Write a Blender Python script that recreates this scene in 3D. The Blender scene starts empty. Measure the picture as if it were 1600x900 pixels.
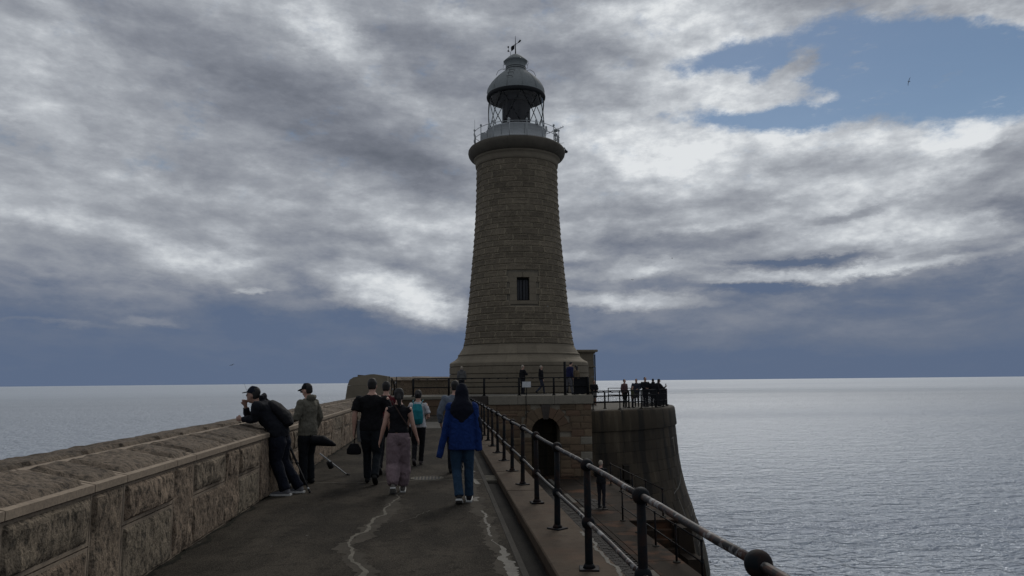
import bpy, math, random
import numpy as np
from mathutils import Vector, Matrix, noise as mnoise
R = math.radians
rnd = random.Random(7)
scene = bpy.context.scene
col = scene.collection

# ------------------------------------------------------------------ camera
cam_d = bpy.data.cameras.new("camera")
cam_d.sensor_width = 36.0
cam_d.lens = 1180.0 / 1600.0 * 36.0
cam_d.clip_start = 0.05
cam_d.clip_end = 60000.0
cam = bpy.data.objects.new("camera", cam_d)
col.objects.link(cam)
def set_camera(yaw, pitch, roll):
    y, p, r = R(yaw), R(pitch), R(roll)
    fw = Vector((math.sin(y) * math.cos(p), math.cos(y) * math.cos(p), math.sin(p)))
    rt = Vector((math.cos(y), -math.sin(y), 0)); up = rt.cross(fw)
    rt2 = rt * math.cos(r) + up * math.sin(r); up2 = rt2.cross(fw)
    m = Matrix((rt2, up2, -fw)).transposed().to_4x4()
    m.translation = (0, 0, 1.7)
    cam.matrix_world = m
set_camera(5.3, 7.05, -0.57)
scene.camera = cam

# ------------------------------------------------------------------ view
scene.view_settings.view_transform = 'Standard'
scene.view_settings.look = 'None'
scene.view_settings.gamma = 1.0
scene.view_settings.exposure = 0.0
scene.view_settings.use_curve_mapping = False
scene.cycles.max_bounces = 6
scene.cycles.transparent_max_bounces = 12

# ------------------------------------------------------------------ node helper
class NT:
    def __init__(s, tree): s.t = tree; s.n = tree.nodes; s.l = tree.links
    def node(s, typ, **kw):
        n = s.n.new(typ)
        for k, v in kw.items():
            if k.startswith('i_'):
                key = k[2:]
                key = int(key) if key.isdigit() else key.replace('_', ' ')
                s.put(n.inputs[key], v)
            else: setattr(n, k, v)
        return n
    def put(s, sock, v):
        if isinstance(v, bpy.types.NodeSocket): s.l.new(v, sock)
        elif hasattr(sock.default_value, '__len__') and not hasattr(v, '__len__'):
            sock.default_value = [v] * len(sock.default_value)
        elif hasattr(sock.default_value, '__len__') and len(sock.default_value) == 4 and len(v) == 3:
            sock.default_value = (*v, 1.0)
        else: sock.default_value = v
    def math(s, op, a, b=None, c=None, clamp=False):
        n = s.n.new('ShaderNodeMath'); n.operation = op; n.use_clamp = clamp
        s.put(n.inputs[0], a)
        if b is not None: s.put(n.inputs[1], b)
        if c is not None: s.put(n.inputs[2], c)
        return n.outputs[0]
    def noise(s, vec, scale, detail=4, rough=0.55, out=0, dist=0.0):
        n = s.n.new('ShaderNodeTexNoise')
        if vec is not None: s.l.new(vec, n.inputs['Vector'])
        n.inputs['Scale'].default_value = scale; n.inputs['Detail'].default_value = detail
        n.inputs['Roughness'].default_value = rough; n.inputs['Distortion'].default_value = dist
        return n.outputs[out]
    def mapping(s, vec, loc=(0, 0, 0), rot=(0, 0, 0), scale=(1, 1, 1), typ='POINT'):
        n = s.n.new('ShaderNodeMapping'); n.vector_type = typ
        s.l.new(vec, n.inputs['Vector'])
        n.inputs['Location'].default_value = loc; n.inputs['Rotation'].default_value = rot; n.inputs['Scale'].default_value = scale
        return n.outputs[0]
    def ramp(s, fac, stops, interp='LINEAR'):
        n = s.n.new('ShaderNodeValToRGB'); s.put(n.inputs[0], fac); r = n.color_ramp; r.interpolation = interp
        while len(r.elements) < len(stops): r.elements.new(0.5)
        for e, (p, c) in zip(r.elements, stops):
            e.position = p; e.color = (*c, 1) if hasattr(c, '__len__') else (c, c, c, 1)
        return n.outputs[0]
    def mix(s, fac, a, b, blend='MIX'):
        n = s.n.new('ShaderNodeMix'); n.data_type = 'RGBA'; n.blend_type = blend
        s.put(n.inputs[0], fac); s.put(n.inputs[6], a); s.put(n.inputs[7], b)
        return n.outputs[2]
    def maprange(s, v, a, b, c=0.0, d=1.0, smooth=False):
        n = s.n.new('ShaderNodeMapRange'); n.clamp = True
        if smooth: n.interpolation_type = 'SMOOTHSTEP'
        s.put(n.inputs[0], v); n.inputs[1].default_value = a; n.inputs[2].default_value = b
        n.inputs[3].default_value = c; n.inputs[4].default_value = d
        return n.outputs[0]

# ------------------------------------------------------------------ sky (clear NISHITA sky seen through a procedural cloud deck)
SUN_EL, SUN_AZ = 38.0, 20.0       # degrees above the horizon; clockwise from +Y (towards the pier head)
world = bpy.data.worlds.new("World"); scene.world = world; world.use_nodes = True
world.cycles.sampling_method = 'MANUAL'; world.cycles.sample_map_resolution = 256
W = NT(world.node_tree); W.n.clear()
out = W.node('ShaderNodeOutputWorld'); bg = W.node('ShaderNodeBackground')
W.l.new(bg.outputs[0], out.inputs[0])
SKY_STRENGTH = 0.1
CLEAR = 0.58
bg.inputs['Strength'].default_value = SKY_STRENGTH
tc = W.node('ShaderNodeTexCoord')
sky = W.node('ShaderNodeTexSky', sky_type='NISHITA', sun_disc=False, sun_elevation=R(SUN_EL), sun_rotation=R(SUN_AZ),
             altitude=0.0, air_density=1.0, dust_density=0.1, ozone_density=3.0)
sep = W.node('ShaderNodeSeparateXYZ'); W.l.new(tc.outputs['Generated'], sep.inputs[0])
sx, sy, sz = sep.outputs
az = W.math('MULTIPLY', W.math('ARCTAN2', sx, sy), 57.29578)       # degrees right of +Y
el = W.math('MULTIPLY', W.math('ARCSINE', sz), 57.29578)
ang = W.node('ShaderNodeCombineXYZ'); W.l.new(az, ang.inputs[0]); W.l.new(el, ang.inputs[1])
A0 = ang.outputs[0]
gen = tc.outputs['Generated']
# planar (cloud-deck) coordinates
zz = W.math('ADD', W.math('MAXIMUM', sz, 0.0), 0.16)
deck = W.node('ShaderNodeCombineXYZ')
W.l.new(W.math('DIVIDE', sx, zz), deck.inputs[0]); W.l.new(W.math('DIVIDE', sy, zz), deck.inputs[1])
P0 = deck.outputs[0]
# warp of the angular coordinates so that every cloud edge is ragged
def warp(vec, src, scale, amp, detail=5, rough=0.6):
    c = W.noise(src, scale, detail, rough, out=1)
    v = W.node('ShaderNodeVectorMath', operation='SUBTRACT'); W.l.new(c, v.inputs[0]); v.inputs[1].default_value = (0.5, 0.5, 0.5)
    m = W.node('ShaderNodeVectorMath', operation='MULTIPLY'); W.l.new(v.outputs[0], m.inputs[0]); m.inputs[1].default_value = amp
    a = W.node('ShaderNodeVectorMath', operation='ADD'); W.l.new(vec, a.inputs[0]); W.l.new(m.outputs[0], a.inputs[1])
    return a.outputs[0]
A1 = warp(A0, W.mapping(A0, scale=(0.07, 0.16, 1)), 1.0, (10, 4.5, 0), 10, 0.68)
A2 = warp(A0, W.mapping(A0, scale=(0.16, 0.3, 1)), 1.0, (4, 2.2, 0), 9, 0.68)
def blobs(vec, items, start):
    acc = start
    for (a, e, ra, re, rot, w) in items:
        m = W.mapping(vec, loc=(a, e, 0), rot=(0, 0, R(rot)), scale=(ra, re, 1), typ='TEXTURE')
        g = W.node('ShaderNodeTexGradient', gradient_type='SPHERICAL'); W.l.new(m, g.inputs[0])
        s = W.math('SMOOTH_MIN', g.outputs['Fac'], 0.75, 0.3)
        acc = W.math('MULTIPLY_ADD', s, w, acc)
    return acc
# luminance masses of the cloud deck: azimuth, elevation, half-widths (deg), tilt, weight
sepw = W.node('ShaderNodeSeparateXYZ'); W.l.new(A1, sepw.inputs[0]); elw = sepw.outputs[1]
base = W.ramp(W.math('DIVIDE', elw, 40.0), [(0.0, 0.03), (0.09, 0.06), (0.14, 0.13), (0.19, 0.34), (0.26, 0.44), (0.5, 0.47), (1.0, 0.52)])
CLOUDS = [
    (-10.8, 19.8, 19.9, 4.13, -24, -0.3), (-2.5, 16.1, 9.8, 2.11, -12, -0.14), (-1.6, 23.7, 8.3, 2.68, -20, -0.13), (-28.0, 23.2, 6.7, 0.92, -10, -0.1),
    (-24.6, 22.4, 5.5, 1.71, -20, 0.17), (-10.0, 26.0, 5.1, 1.65, -20, 0.14), (-17.3, 25.2, 2.5, 0.76, 0, 0.08), (-27.7, 17.6, 4.1, 1.97, -35, 0.12),
    (-6.6, 23.9, 8.1, 1.74, -30, 0.17), (-18.4, 20.3, 3.4, 1.18, -30, 0.08), (4.0, 26.6, 5.9, 2.19, 0, 0.16), (-25.0, 16.2, 2.2, 1.07, -30, 0.08),
    (-25.1, 10.6, 6.3, 1.27, -5, 0.2), (-20.0, 8.6, 7.0, 1.21, 0, 0.12), (-16.6, 7.7, 6.4, 1.7, -5, 0.3), (-24.9, 7.2, 7.4, 1.46, -5, 0.15),
    (-2.0, 12.3, 9.7, 1.9, 0, 0.2), (-3.5, 9.7, 8.7, 1.05, 0, 0.1), (-8.2, 11.0, 7.5, 0.83, 5, -0.1), (-16.8, 13.5, 9.5, 1.26, -8, 0.1),
    (-3.8, 6.5, 7.2, 2.47, -14, 0.75), (-0.1, 5.2, 4.8, 1.35, -12, 0.45), (-8.1, 5.6, 6.1, 0.74, 4, 0.22), (-14.2, 6.3, 1.3, 0.35, 0, 0.35),
    (-25.8, 4.1, 6.1, 0.32, 0, 0.16), (-19.8, 4.5, 2.4, 0.4, 0, 0.22), (-22.6, 5.6, 9.7, 1.35, 0, 0.14), (18.1, 26.2, 9.4, 2.94, 0, 0.38),
    (24.2, 24.0, 5.3, 2.44, 0, 0.25), (9.5, 23.0, 9.3, 3.17, -10, -0.08), (10.6, 26.1, 7.3, 2.19, 0, 0.1), (15.8, 16.8, 11.1, 3.46, -8, 0.36),
    (20.1, 17.6, 9.4, 2.23, -8, 0.18), (12.3, 14.1, 5.9, 3.79, 0, 0.15), (29.9, 16.5, 10.0, 2.0, -8, 0.38), (38.0, 15.7, 6.3, 1.85, 18, 0.42),
    (38.8, 13.1, 4.4, 1.16, 5, -0.34), (34.0, 12.8, 9.6, 1.13, 3, 0.28), (28.4, 13.9, 7.2, 1.24, -5, 0.2), (39.0, 10.4, 3.0, 1.16, -10, -0.35),
    (32.7, 9.7, 11.1, 1.56, 0, 0.36), (39.5, 8.2, 3.0, 0.66, 0, 0.35), (30.0, 11.5, 3.3, 0.57, 0, -0.25), (19.3, 10.2, 10.8, 1.2, 2, -0.3),
    (13.2, 12.7, 5.3, 0.95, 0, -0.1), (10.2, 9.6, 4.4, 0.67, 0, 0.25), (17.0, 11.1, 7.1, 0.56, 5, 0.1), (28.5, 7.4, 12.2, 0.71, 1, 0.7),
    (33.7, 8.1, 4.6, 0.38, 5, 0.2), (13.1, 8.1, 10.1, 1.05, 0, 0.34), (11.1, 7.0, 4.4, 1.06, 0, 0.15), (12.6, 5.8, 8.7, 0.81, -3, 0.55),
    (22.8, 6.5, 6.3, 0.45, 0, -0.3), (28.1, 8.5, 5.1, 0.38, 0, -0.35), (23.8, 8.4, 5.8, 0.35, 0, -0.3), (20.9, 4.3, 15.1, 2.28, -8, 0.25),
    (35.3, 3.7, 9.2, 1.65, 0, 0.14), (-21.7, 3.5, 11.7, 1.17, 0, 0.05), (33.1, 5.1, 4.6, 0.46, 0, 0.06), (14.9, 2.6, 9.5, 0.66, 0, 0.08),
    (10.1, 4.3, 5.8, 1.93, 0, 0.12), (25.5, 19.7, 8.4, 2.91, 0, 0.26), (21.3, 22.2, 5.1, 2.99, 0, 0.22), (39.3, 22.9, 7.5, 2.11, 0, 0.3),
    (26.7, 13.8, 18.8, 6.36, 0, 0.13), (15.5, 22.7, 12.5, 7.54, 0, 0.15), (38.8, 16.7, 7.5, 1.96, 15, 0.18), (-22.0, 10.9, 13.1, 4.66, -8, 0.08),
    (0.4, 12.9, 9.8, 4.31, -5, 0.1), (-27.8, 18.8, 4.1, 2.92, -20, 0.08), (-8.5, 24.8, 7.9, 2.54, -15, 0.1),
]
OPENINGS = [
    (34.2, 20.2, 13.3, 4.83, -8, 2.0), (22.2, 22.7, 5.0, 1.89, 0, 1.5), (24.3, 18.7, 8.5, 1.62, -5, 1.6), (33.6, 22.6, 10.0, 1.77, -8, 0.8),
    (40.3, 18.6, 5.2, 2.44, 0, 0.8), (20.4, 24.4, 4.2, 1.26, 0, -0.4), (24.6, 19.7, 5.8, 1.26, -2, -1.6), (26.7, 21.6, 3.7, 1.05, 28, -0.9),
    (28.8, 19.1, 2.5, 0.56, 5, -0.6), (21.7, 21.8, 2.8, 0.68, -30, -0.5), (39.6, 22.7, 6.1, 1.19, -8, -1.3), (37.4, 22.0, 2.1, 0.45, 0, -0.5),
    (34.7, 21.4, 2.3, 0.7, -20, -0.35), (40.4, 19.5, 1.9, 0.48, 0, -0.5), (36.5, 20.4, 2.2, 0.27, 50, -0.35),
]
T = blobs(A1, CLOUDS, base)
fine = W.noise(W.mapping(A0, rot=(0, 0, R(14)), scale=(0.13, 0.34, 1)), 1.0, 10, 0.66)
broad = W.noise(W.mapping(P0, rot=(0, 0, R(-20)), scale=(0.9, 0.55, 1)), 2.2, 7, 0.58, dist=0.3)
fineU = W.noise(W.mapping(A0, loc=(0.10, 0.30, 0), rot=(0, 0, R(14)), scale=(0.13, 0.34, 1)), 1.0, 7, 0.66)
puff = W.noise(W.mapping(A0, scale=(0.45, 0.8, 1)), 1.0, 6, 0.6)
tex = W.math('MULTIPLY_ADD', W.math('SUBTRACT', broad, 0.5), 0.95, W.math('MULTIPLY', W.math('SUBTRACT', fine, 0.5), W.maprange(az, -25.0, 10.0, .38, .62)))
tex = W.math('MULTIPLY_ADD', W.math('SUBTRACT', puff, 0.5), 0.22, tex)
T = W.math('MULTIPLY_ADD', W.math('SUBTRACT', T, 0.46), 1.14, 0.475)
tex = W.math('MULTIPLY_ADD', W.math('SUBTRACT', fine, fineU), 0.30, tex)      # light on the upper edges of the folds
amt = W.maprange(el, 1.0, 9.0, 0.16, 1.0, True)
T = W.math('MULTIPLY_ADD', tex, amt, T)
T = W.math('ADD', T, W.math('MULTIPLY', W.maprange(puff, .30, .70, -.5, .5), W.maprange(T, .5, .8, 0.0, .26, True)))
cloud = W.ramp(T, [(0.0, (0.106, 0.145, 0.228)), (0.14, (0.138, 0.170, 0.238)), (0.32, (0.215, 0.238, 0.290)), (0.48, (0.30, 0.322, 0.362)),
                   (0.66, (0.43, 0.457, 0.497)), (0.85, (0.60, 0.63, 0.66)), (1.0, (0.72, 0.745, 0.765))])
high = W.ramp(T, [(0.0, (0.125, 0.140, 0.172)), (0.18, (0.172, 0.188, 0.225)), (0.34, (0.232, 0.250, 0.290)), (0.50, (0.315, 0.336, 0.374)),
                  (0.66, (0.44, 0.466, 0.503)), (0.85, (0.585, 0.613, 0.645)), (1.0, (0.74, 0.765, 0.785))])
cloud = W.mix(W.maprange(elw, 7.0, 13.0, 0.0, 1.0, True), cloud, high)
G = blobs(A2, OPENINGS, 0.0)
gn = W.noise(W.mapping(A0, rot=(0, 0, R(25)), scale=(0.28, 0.5, 1)), 1.0, 9, 0.65)
G = W.math('MULTIPLY_ADD', W.math('SUBTRACT', gn, 0.5), 2.3, G)
wisp = W.noise(W.mapping(A0, rot=(0, 0, R(-35)), scale=(0.22, 0.75, 1)), 1.0, 9, 0.7)
gap = W.math('MULTIPLY', W.maprange(G, 0.10, 0.95, 0.0, 1.0, True), W.maprange(wisp, .56, .76, .98, .5, True))
gap = W.math('MULTIPLY', gap, W.maprange(elw, 12.0, 16.0, 0.0, 1.0, True))
cl10 = W.mix(1.0, cloud, (1 / SKY_STRENGTH * 0.1 * 10, ) * 3, 'MULTIPLY')
# the clear sky between the clouds is the NISHITA sky itself, dimmed by the camera's exposure for the clouds
clear = W.mix(1.0, sky.outputs[0], (CLEAR * 1.05, CLEAR * 1.0, CLEAR * 0.93), 'MULTIPLY')
final = W.mix(gap, cl10, clear)
W.l.new(final, bg.inputs['Color'])

# ------------------------------------------------------------------ sun (veiled by the cloud deck)
sl = bpy.data.lights.new("sun", 'SUN'); sl.energy = 1.3; sl.angle = R(24); sl.color = (1.0, 0.96, 0.9)
sun = bpy.data.objects.new("sun", sl); col.objects.link(sun)
sd = Vector((math.sin(R(SUN_AZ)) * math.cos(R(SUN_EL)), math.cos(R(SUN_AZ)) * math.cos(R(SUN_EL)), math.sin(R(SUN_EL))))
sun.rotation_euler = sd.to_track_quat('Z', 'Y').to_euler()

# ================================================================== helpers
def link(o, parent=None):
    col.objects.link(o)
    if parent is not None: o.parent = parent
    return o
def tag(o, label, cat, group=None):
    o['label'] = label; o['category'] = cat
    if group: o['group'] = group
    return o
def thing(name, label, cat, loc=(0, 0, 0), rz=0.0, group=None):
    o = bpy.data.objects.new(name, None); o.empty_display_size = 0.2
    o.location = loc; o.rotation_euler = (0, 0, rz)
    return tag(link(o), label, cat, group)
def struct(o): o['kind'] = 'structure'; return o
def stuff(o): o['kind'] = 'stuff'; return o

class MB:
    """collects faces; build() links them as one mesh object"""
    def __init__(s): s.v = []; s.f = []; s.sm = []
    def add(s, verts, faces, smooth=False):
        b = len(s.v); s.v += [tuple(p) for p in verts]
        for f in faces: s.f.append(tuple(i + b for i in f)); s.sm.append(smooth)
        return s
    def box(s, x0, x1, y0, y1, z0, z1, bev=0.0):
        if bev <= 0:
            v = [(x, y, z) for z in (z0, z1) for y in (y0, y1) for x in (x0, x1)]
            f = [(0, 2, 3, 1), (4, 5, 7, 6), (0, 1, 5, 4), (2, 6, 7, 3), (0, 4, 6, 2), (1, 3, 7, 5)]
            return s.add(v, f)
        bm_v = []; b = bev
        # chamfered box: three quads' worth of inset faces
        vs = {}
        def vid(p):
            k = tuple(round(c, 5) for c in p)
            if k not in vs: vs[k] = len(bm_v); bm_v.append(k)
            return vs[k]
        X, Y, Z = (x0, x1), (y0, y1), (z0, z1)
        F = []
        def P(i, j, k, ax):
            p = [X[i], Y[j], Z[k]]; sg = [(1, -1)[i], (1, -1)[j], (1, -1)[k]]
            for a in range(3):
                if a != ax: p[a] += sg[a] * b
            return vid(p)
        for ax in range(3):
            for sd in (0, 1):
                o = [a for a in range(3) if a != ax]
                q = []
                for (m, n) in ((0, 0), (1, 0), (1, 1), (0, 1)):
                    ii = [0, 0, 0]; ii[ax] = sd; ii[o[0]] = m; ii[o[1]] = n
                    q.append(P(*ii, ax))
                F.append(q)
        for ax in range(3):
            o = [a for a in range(3) if a != ax]
            for m in (0, 1):
                for n in (0, 1):
                    q = []
                    for (e, axx) in ((0, o[0]), (1, o[0]), (1, o[1]), (0, o[1])):
                        ii = [0, 0, 0]; ii[ax] = e; ii[o[0]] = m; ii[o[1]] = n
                        q.append(P(*ii, axx))
                    F.append(q)
        for i in (0, 1):
            for j in (0, 1):
                for k in (0, 1): F.append([P(i, j, k, 0), P(i, j, k, 1), P(i, j, k, 2)])
        c = Vector(((x0 + x1) / 2, (y0 + y1) / 2, (z0 + z1) / 2)); G = []
        for q in F:
            a, bb, cc = (Vector(bm_v[t]) for t in q[:3])
            nrm = (bb - a).cross(cc - a); ctr = sum((Vector(bm_v[t]) for t in q), Vector()) / len(q)
            G.append(q if nrm.dot(ctr - c) > 0 else q[::-1])
        return s.add(bm_v, G)
    def tube(s, pts, r, n=8, cap=True, smooth=True, closed=False):
        pts = [Vector(p) for p in pts]; m = len(pts)
        rr = r if hasattr(r, '__len__') else [r] * m
        v = []; ref = None
        for i, p in enumerate(pts):
            if closed: t = (pts[(i + 1) % m] - pts[i - 1])
            else: t = (pts[min(i + 1, m - 1)] - pts[max(i - 1, 0)])
            t.normalize()
            if ref is None: ref = Vector((0, 0, 1)) if abs(t.z) < 0.9 else Vector((1, 0, 0))
            u = t.cross(ref)
            if u.length < 1e-4: u = t.orthogonal()
            u.normalize(); w = u.cross(t)
            for k in range(n):
                a = 2 * math.pi * k / n; v.append(p + (u * math.cos(a) + w * math.sin(a)) * rr[i])
        f = []
        for i in range(m if closed else m - 1):
            j = (i + 1) % m
            for k in range(n):
                k2 = (k + 1) % n; f.append((i * n + k, i * n + k2, j * n + k2, j * n + k))
        if cap and not closed:
            f.append(tuple(range(n))[::-1]); f.append(tuple((m - 1) * n + k for k in range(n)))
        return s.add(v, f, smooth)
    def lathe(s, prof, c=(0, 0), n=32, a0=0.0, a1=2 * math.pi, smooth=True, ecc=1.0):
        full = abs(a1 - a0 - 2 * math.pi) < 1e-6; m = n if full else n + 1
        v = []
        for (r, z) in prof:
            for k in range(m):
                a = a0 + (a1 - a0) * k / n
                v.append((c[0] + r * math.sin(a), c[1] - r * math.cos(a) * ecc, z))
        f = []
        for i in range(len(prof) - 1):
            for k in range(n):
                k2 = (k + 1) % m; f.append((i * m + k, i * m + k2, (i + 1) * m + k2, (i + 1) * m + k))
        return s.add(v, f, smooth)
    def sphere(s, c, r, n=12, m=8, sc=(1, 1, 1)):
        v = [(c[0], c[1], c[2] - r * sc[2])]
        for i in range(1, m):
            e = -math.pi / 2 + math.pi * i / m
            for k in range(n):
                a = 2 * math.pi * k / n
                v.append((c[0] + r * sc[0] * math.cos(e) * math.cos(a), c[1] + r * sc[1] * math.cos(e) * math.sin(a), c[2] + r * sc[2] * math.sin(e)))
        v.append((c[0], c[1], c[2] + r * sc[2])); f = []
        for k in range(n): f.append((0, 1 + (k + 1) % n, 1 + k))
        for i in range(m - 2):
            for k in range(n):
                a = 1 + i * n + k; b = 1 + i * n + (k + 1) % n; f.append((a, b, b + n, a + n))
        t = len(v) - 1
        for k in range(n): f.append((t, 1 + (m - 2) * n + k, 1 + (m - 2) * n + (k + 1) % n))
        return s.add(v, f, True)
    def prism(s, poly, y0, y1):       # polygon in x,z extruded along y
        n = len(poly); v = [(x, y0, z) for x, z in poly] + [(x, y1, z) for x, z in poly]
        f = [tuple(range(n)), tuple(range(n, 2 * n))[::-1]] + [(i, i + n, (i + 1) % n + n, (i + 1) % n) for i in range(n)]
        return s.add(v, f)
    def mesh(s, name, mat):
        me = bpy.data.meshes.new(name); me.from_pydata(s.v, [], s.f); me.polygons.foreach_set('use_smooth', s.sm)
        if mat: me.materials.append(mat)
        me.validate(); me.update(); return me
    def build(s, name, mat, parent=None):
        return link(bpy.data.objects.new(name, s.mesh(name, mat)), parent)
def inst(name, me, parent=None, loc=(0, 0, 0), rz=0.0):
    o = bpy.data.objects.new(name, me); o.location = loc; o.rotation_euler = (0, 0, rz)
    return link(o, parent)

# ================================================================== materials
def mat(name, fn):
    m = bpy.data.materials.new(name); m.use_nodes = True
    t = NT(m.node_tree); t.n.clear()
    o = t.node('ShaderNodeOutputMaterial'); b = t.node('ShaderNodeBsdfPrincipled')
    t.l.new(b.outputs[0], o.inputs[0]); fn(t, b); return m
def obj_rand(t):
    return t.node('ShaderNodeObjectInfo').outputs['Random']
def stone_fn(c1, c2, c3, scale=2.0, bump=0.6, dist=0.02, streak=(1, 1, 1), rough=0.9, stain=0.5, rvar=0.22, fine=28.0, tint=None, pit=(.25, .75, .28)):
    def fn(t, b):
        p = t.node('ShaderNodeNewGeometry').outputs['Position']
        n1 = t.noise(p, scale, 6, 0.6); n2 = t.noise(t.mapping(p, scale=streak), scale * 5, 6, 0.65)
        c = t.mix(t.maprange(n1, 0.35, 0.65), c1, c2)
        c = t.mix(t.maprange(n2, 0.52, 0.75, 0, stain), c, c3)
        r = obj_rand(t)
        g = t.math('MULTIPLY_ADD', t.math('SUBTRACT', r, 0.5), rvar * 2, 1.0)
        cc = t.node('ShaderNodeCombineColor'); [t.l.new(g, cc.inputs[i]) for i in range(3)]
        c = t.mix(1.0, c, cc.outputs[0], 'MULTIPLY')
        if tint is not None:
            r2 = t.math('FRACT', t.math('MULTIPLY', r, 17.31))
            c = t.mix(t.maprange(r2, 0.55, 1.0, 0, 0.8), c, tint)
        f = t.noise(t.mapping(p, scale=streak), fine, 8, 0.7)
        h = t.math('MULTIPLY_ADD', f, 0.6, n2)
        c = t.mix(t.maprange(f, pit[0], pit[1], pit[2], 0.0), c, (0.02, 0.018, 0.015))
        bp = t.node('ShaderNodeBump', i_Strength=bump, i_Distance=dist, i_Height=h)
        t.l.new(bp.outputs[0], b.inputs['Normal']); t.l.new(c, b.inputs['Base Color'])
        b.inputs['Roughness'].default_value = rough; b.inputs['Specular IOR Level'].default_value = 0.25
    return fn
M = {}
M['wall'] = mat('wall_stone', stone_fn((.30, .228, .162), (.228, .172, .122), (.090, .068, .049), 1.5, 1.0, 0.07, (1, 1, .75), tint=(.21, .18, .13), rvar=.14, fine=20, stain=.45, pit=(.40, .52, .75)))
M['coping'] = mat('coping_stone', stone_fn((.215, .168, .122), (.155, .12, .087), (.06, .047, .034), 1.8, 1.0, 0.06, (1, 1, 1), rvar=.22, fine=18, stain=.5, pit=(.40, .54, .7)))
M['tower'] = mat('tower_stone', stone_fn((.33, .28, .20), (.28, .237, .17), (.19, .16, .115), 0.5, 0.4, 0.02, rvar=.10, fine=14, stain=.3))
M['tower_rock'] = mat('tower_rock_face', stone_fn((.175, .144, .102), (.138, .113, .080), (.070, .058, .042), 0.5, 1.0, 0.05, rvar=.2, fine=14, pit=(.38, .58, .5)))
M['tower_smooth'] = mat('tower_dressed_stone', stone_fn((.215, .182, .132), (.175, .147, .106), (.10, .083, .06), 0.45, 0.25, 0.01, rvar=.07, fine=14, stain=.4))
M['margin'] = mat('dressed_margin', stone_fn((.285, .228, .168), (.24, .19, .14), (.14, .11, .082), 1.8, 0.35, 0.012, rvar=.08, fine=30, stain=.4, pit=(.3, .6, .35)))
M['mortar'] = mat('mortar', stone_fn((.24, .21, .16), (.19, .165, .125), (.10, .09, .07), 1.0, 0.3, 0.01))
M['cornice'] = mat('cornice_stone', stone_fn((.10, .087, .067), (.075, .065, .05), (.035, .031, .024), 0.8, 0.3, 0.01, rvar=.05))
M['quay_stone'] = mat('quay_stone', stone_fn((.165, .118, .074), (.12, .085, .053), (.06, .045, .032), 0.7, 0.7, 0.02, (1, 1, 1), rvar=.28, fine=12, tint=(.14, .085, .055)))
M['pale_slab'] = mat('pale_slab', stone_fn((.24, .215, .17), (.20, .18, .14), (.11, .10, .08), 0.8, 0.3, 0.01, rvar=.06, fine=14))
M['keystone'] = mat('dark_keystone', stone_fn((.06, .05, .042), (.045, .038, .033), (.03, .025, .02), 1.2, 0.5, 0.02))
def bastion_fn(t, b):
    p = t.node('ShaderNodeNewGeometry').outputs['Position']
    n1 = t.noise(p, 0.35, 5, 0.6)
    drip = t.noise(t.mapping(p, scale=(1.6, 1.6, 0.10)), 1.0, 6, 0.6)
    c = t.mix(t.maprange(n1, .35, .65), (.050, .0375, .023), (.031, .0235, .015))
    c = t.mix(t.maprange(drip, .50, .60, 0, .85), c, (.012, .0105, .008))
    c = t.mix(t.maprange(drip, .42, .30, 0, .55), c, (.085, .068, .045))
    r = obj_rand(t)
    g = t.math('MULTIPLY_ADD', t.math('SUBTRACT', r, 0.5), 0.5, 1.0)
    cc = t.node('ShaderNodeCombineColor'); [t.l.new(g, cc.inputs[i]) for i in range(3)]
    c = t.mix(1.0, c, cc.outputs[0], 'MULTIPLY')
    sp = t.node('ShaderNodeSeparateXYZ'); t.l.new(p, sp.inputs[0])
    wet = t.maprange(t.math('MULTIPLY_ADD', n1, 1.5, sp.outputs[2]), -7.6, -9.6, 0, 1)
    c = t.mix(wet, c, (.03, .032, .022))
    f = t.noise(p, 9, 8, .7)
    bp = t.node('ShaderNodeBump', i_Strength=.6, i_Distance=.02, i_Height=f)
    t.l.new(bp.outputs[0], b.inputs['Normal']); t.l.new(c, b.inputs['Base Color'])
    b.inputs['Roughness'].default_value = .85; b.inputs['Specular IOR Level'].default_value = 0.25
M['bastion'] = mat('weathered_bastion_stone', bastion_fn)
def asphalt_fn(t, b):
    p = t.node('ShaderNodeNewGeometry').outputs['Position']
    n1 = t.noise(t.mapping(p, scale=(1.2, .55, 1)), .9, 7, .62); n2 = t.noise(p, 6, 6, .65); n3 = t.noise(p, 38, 6, .85); v = t.node('ShaderNodeTexVoronoi', i_Scale=85.0); t.l.new(p, v.inputs['Vector'])
    c = t.mix(t.maprange(n1, .42, .58), (.027, .0235, .0190), (.055, .0470, .0370))
    c = t.mix(t.maprange(n2, .52, .66, 0, .6), c, (.011, .0094, .0075))
    c = t.mix(t.maprange(n3, .50, .66, 0, .60), c, (.095, .083, .067))
    c = t.mix(t.maprange(n3, .50, .36, 0, .65), c, (.008, .007, .006))
    c = t.mix(t.maprange(t.noise(t.mapping(p, scale=(.5, .25, 1)), 1.1, 6, .7), .58, .70, 0, .45), c, (.080, .070, .056))
    # gritty white flecks of shell and guano
    fl = t.noise(p, 7.5, 3, .5)
    c = t.mix(t.maprange(fl, .745, .77, 0, .6), c, (.20, .19, .17))
    h = t.math('MULTIPLY_ADD', v.outputs['Distance'], .5, n3)
    bp = t.node('ShaderNodeBump', i_Strength=.75, i_Distance=.012, i_Height=h)
    t.l.new(bp.outputs[0], b.inputs['Normal']); t.l.new(c, b.inputs['Base Color'])
    b.inputs['Roughness'].default_value = .92
    b.inputs['Specular IOR Level'].default_value = 0.05
M['asphalt'] = mat('pier_asphalt', asphalt_fn)
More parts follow.
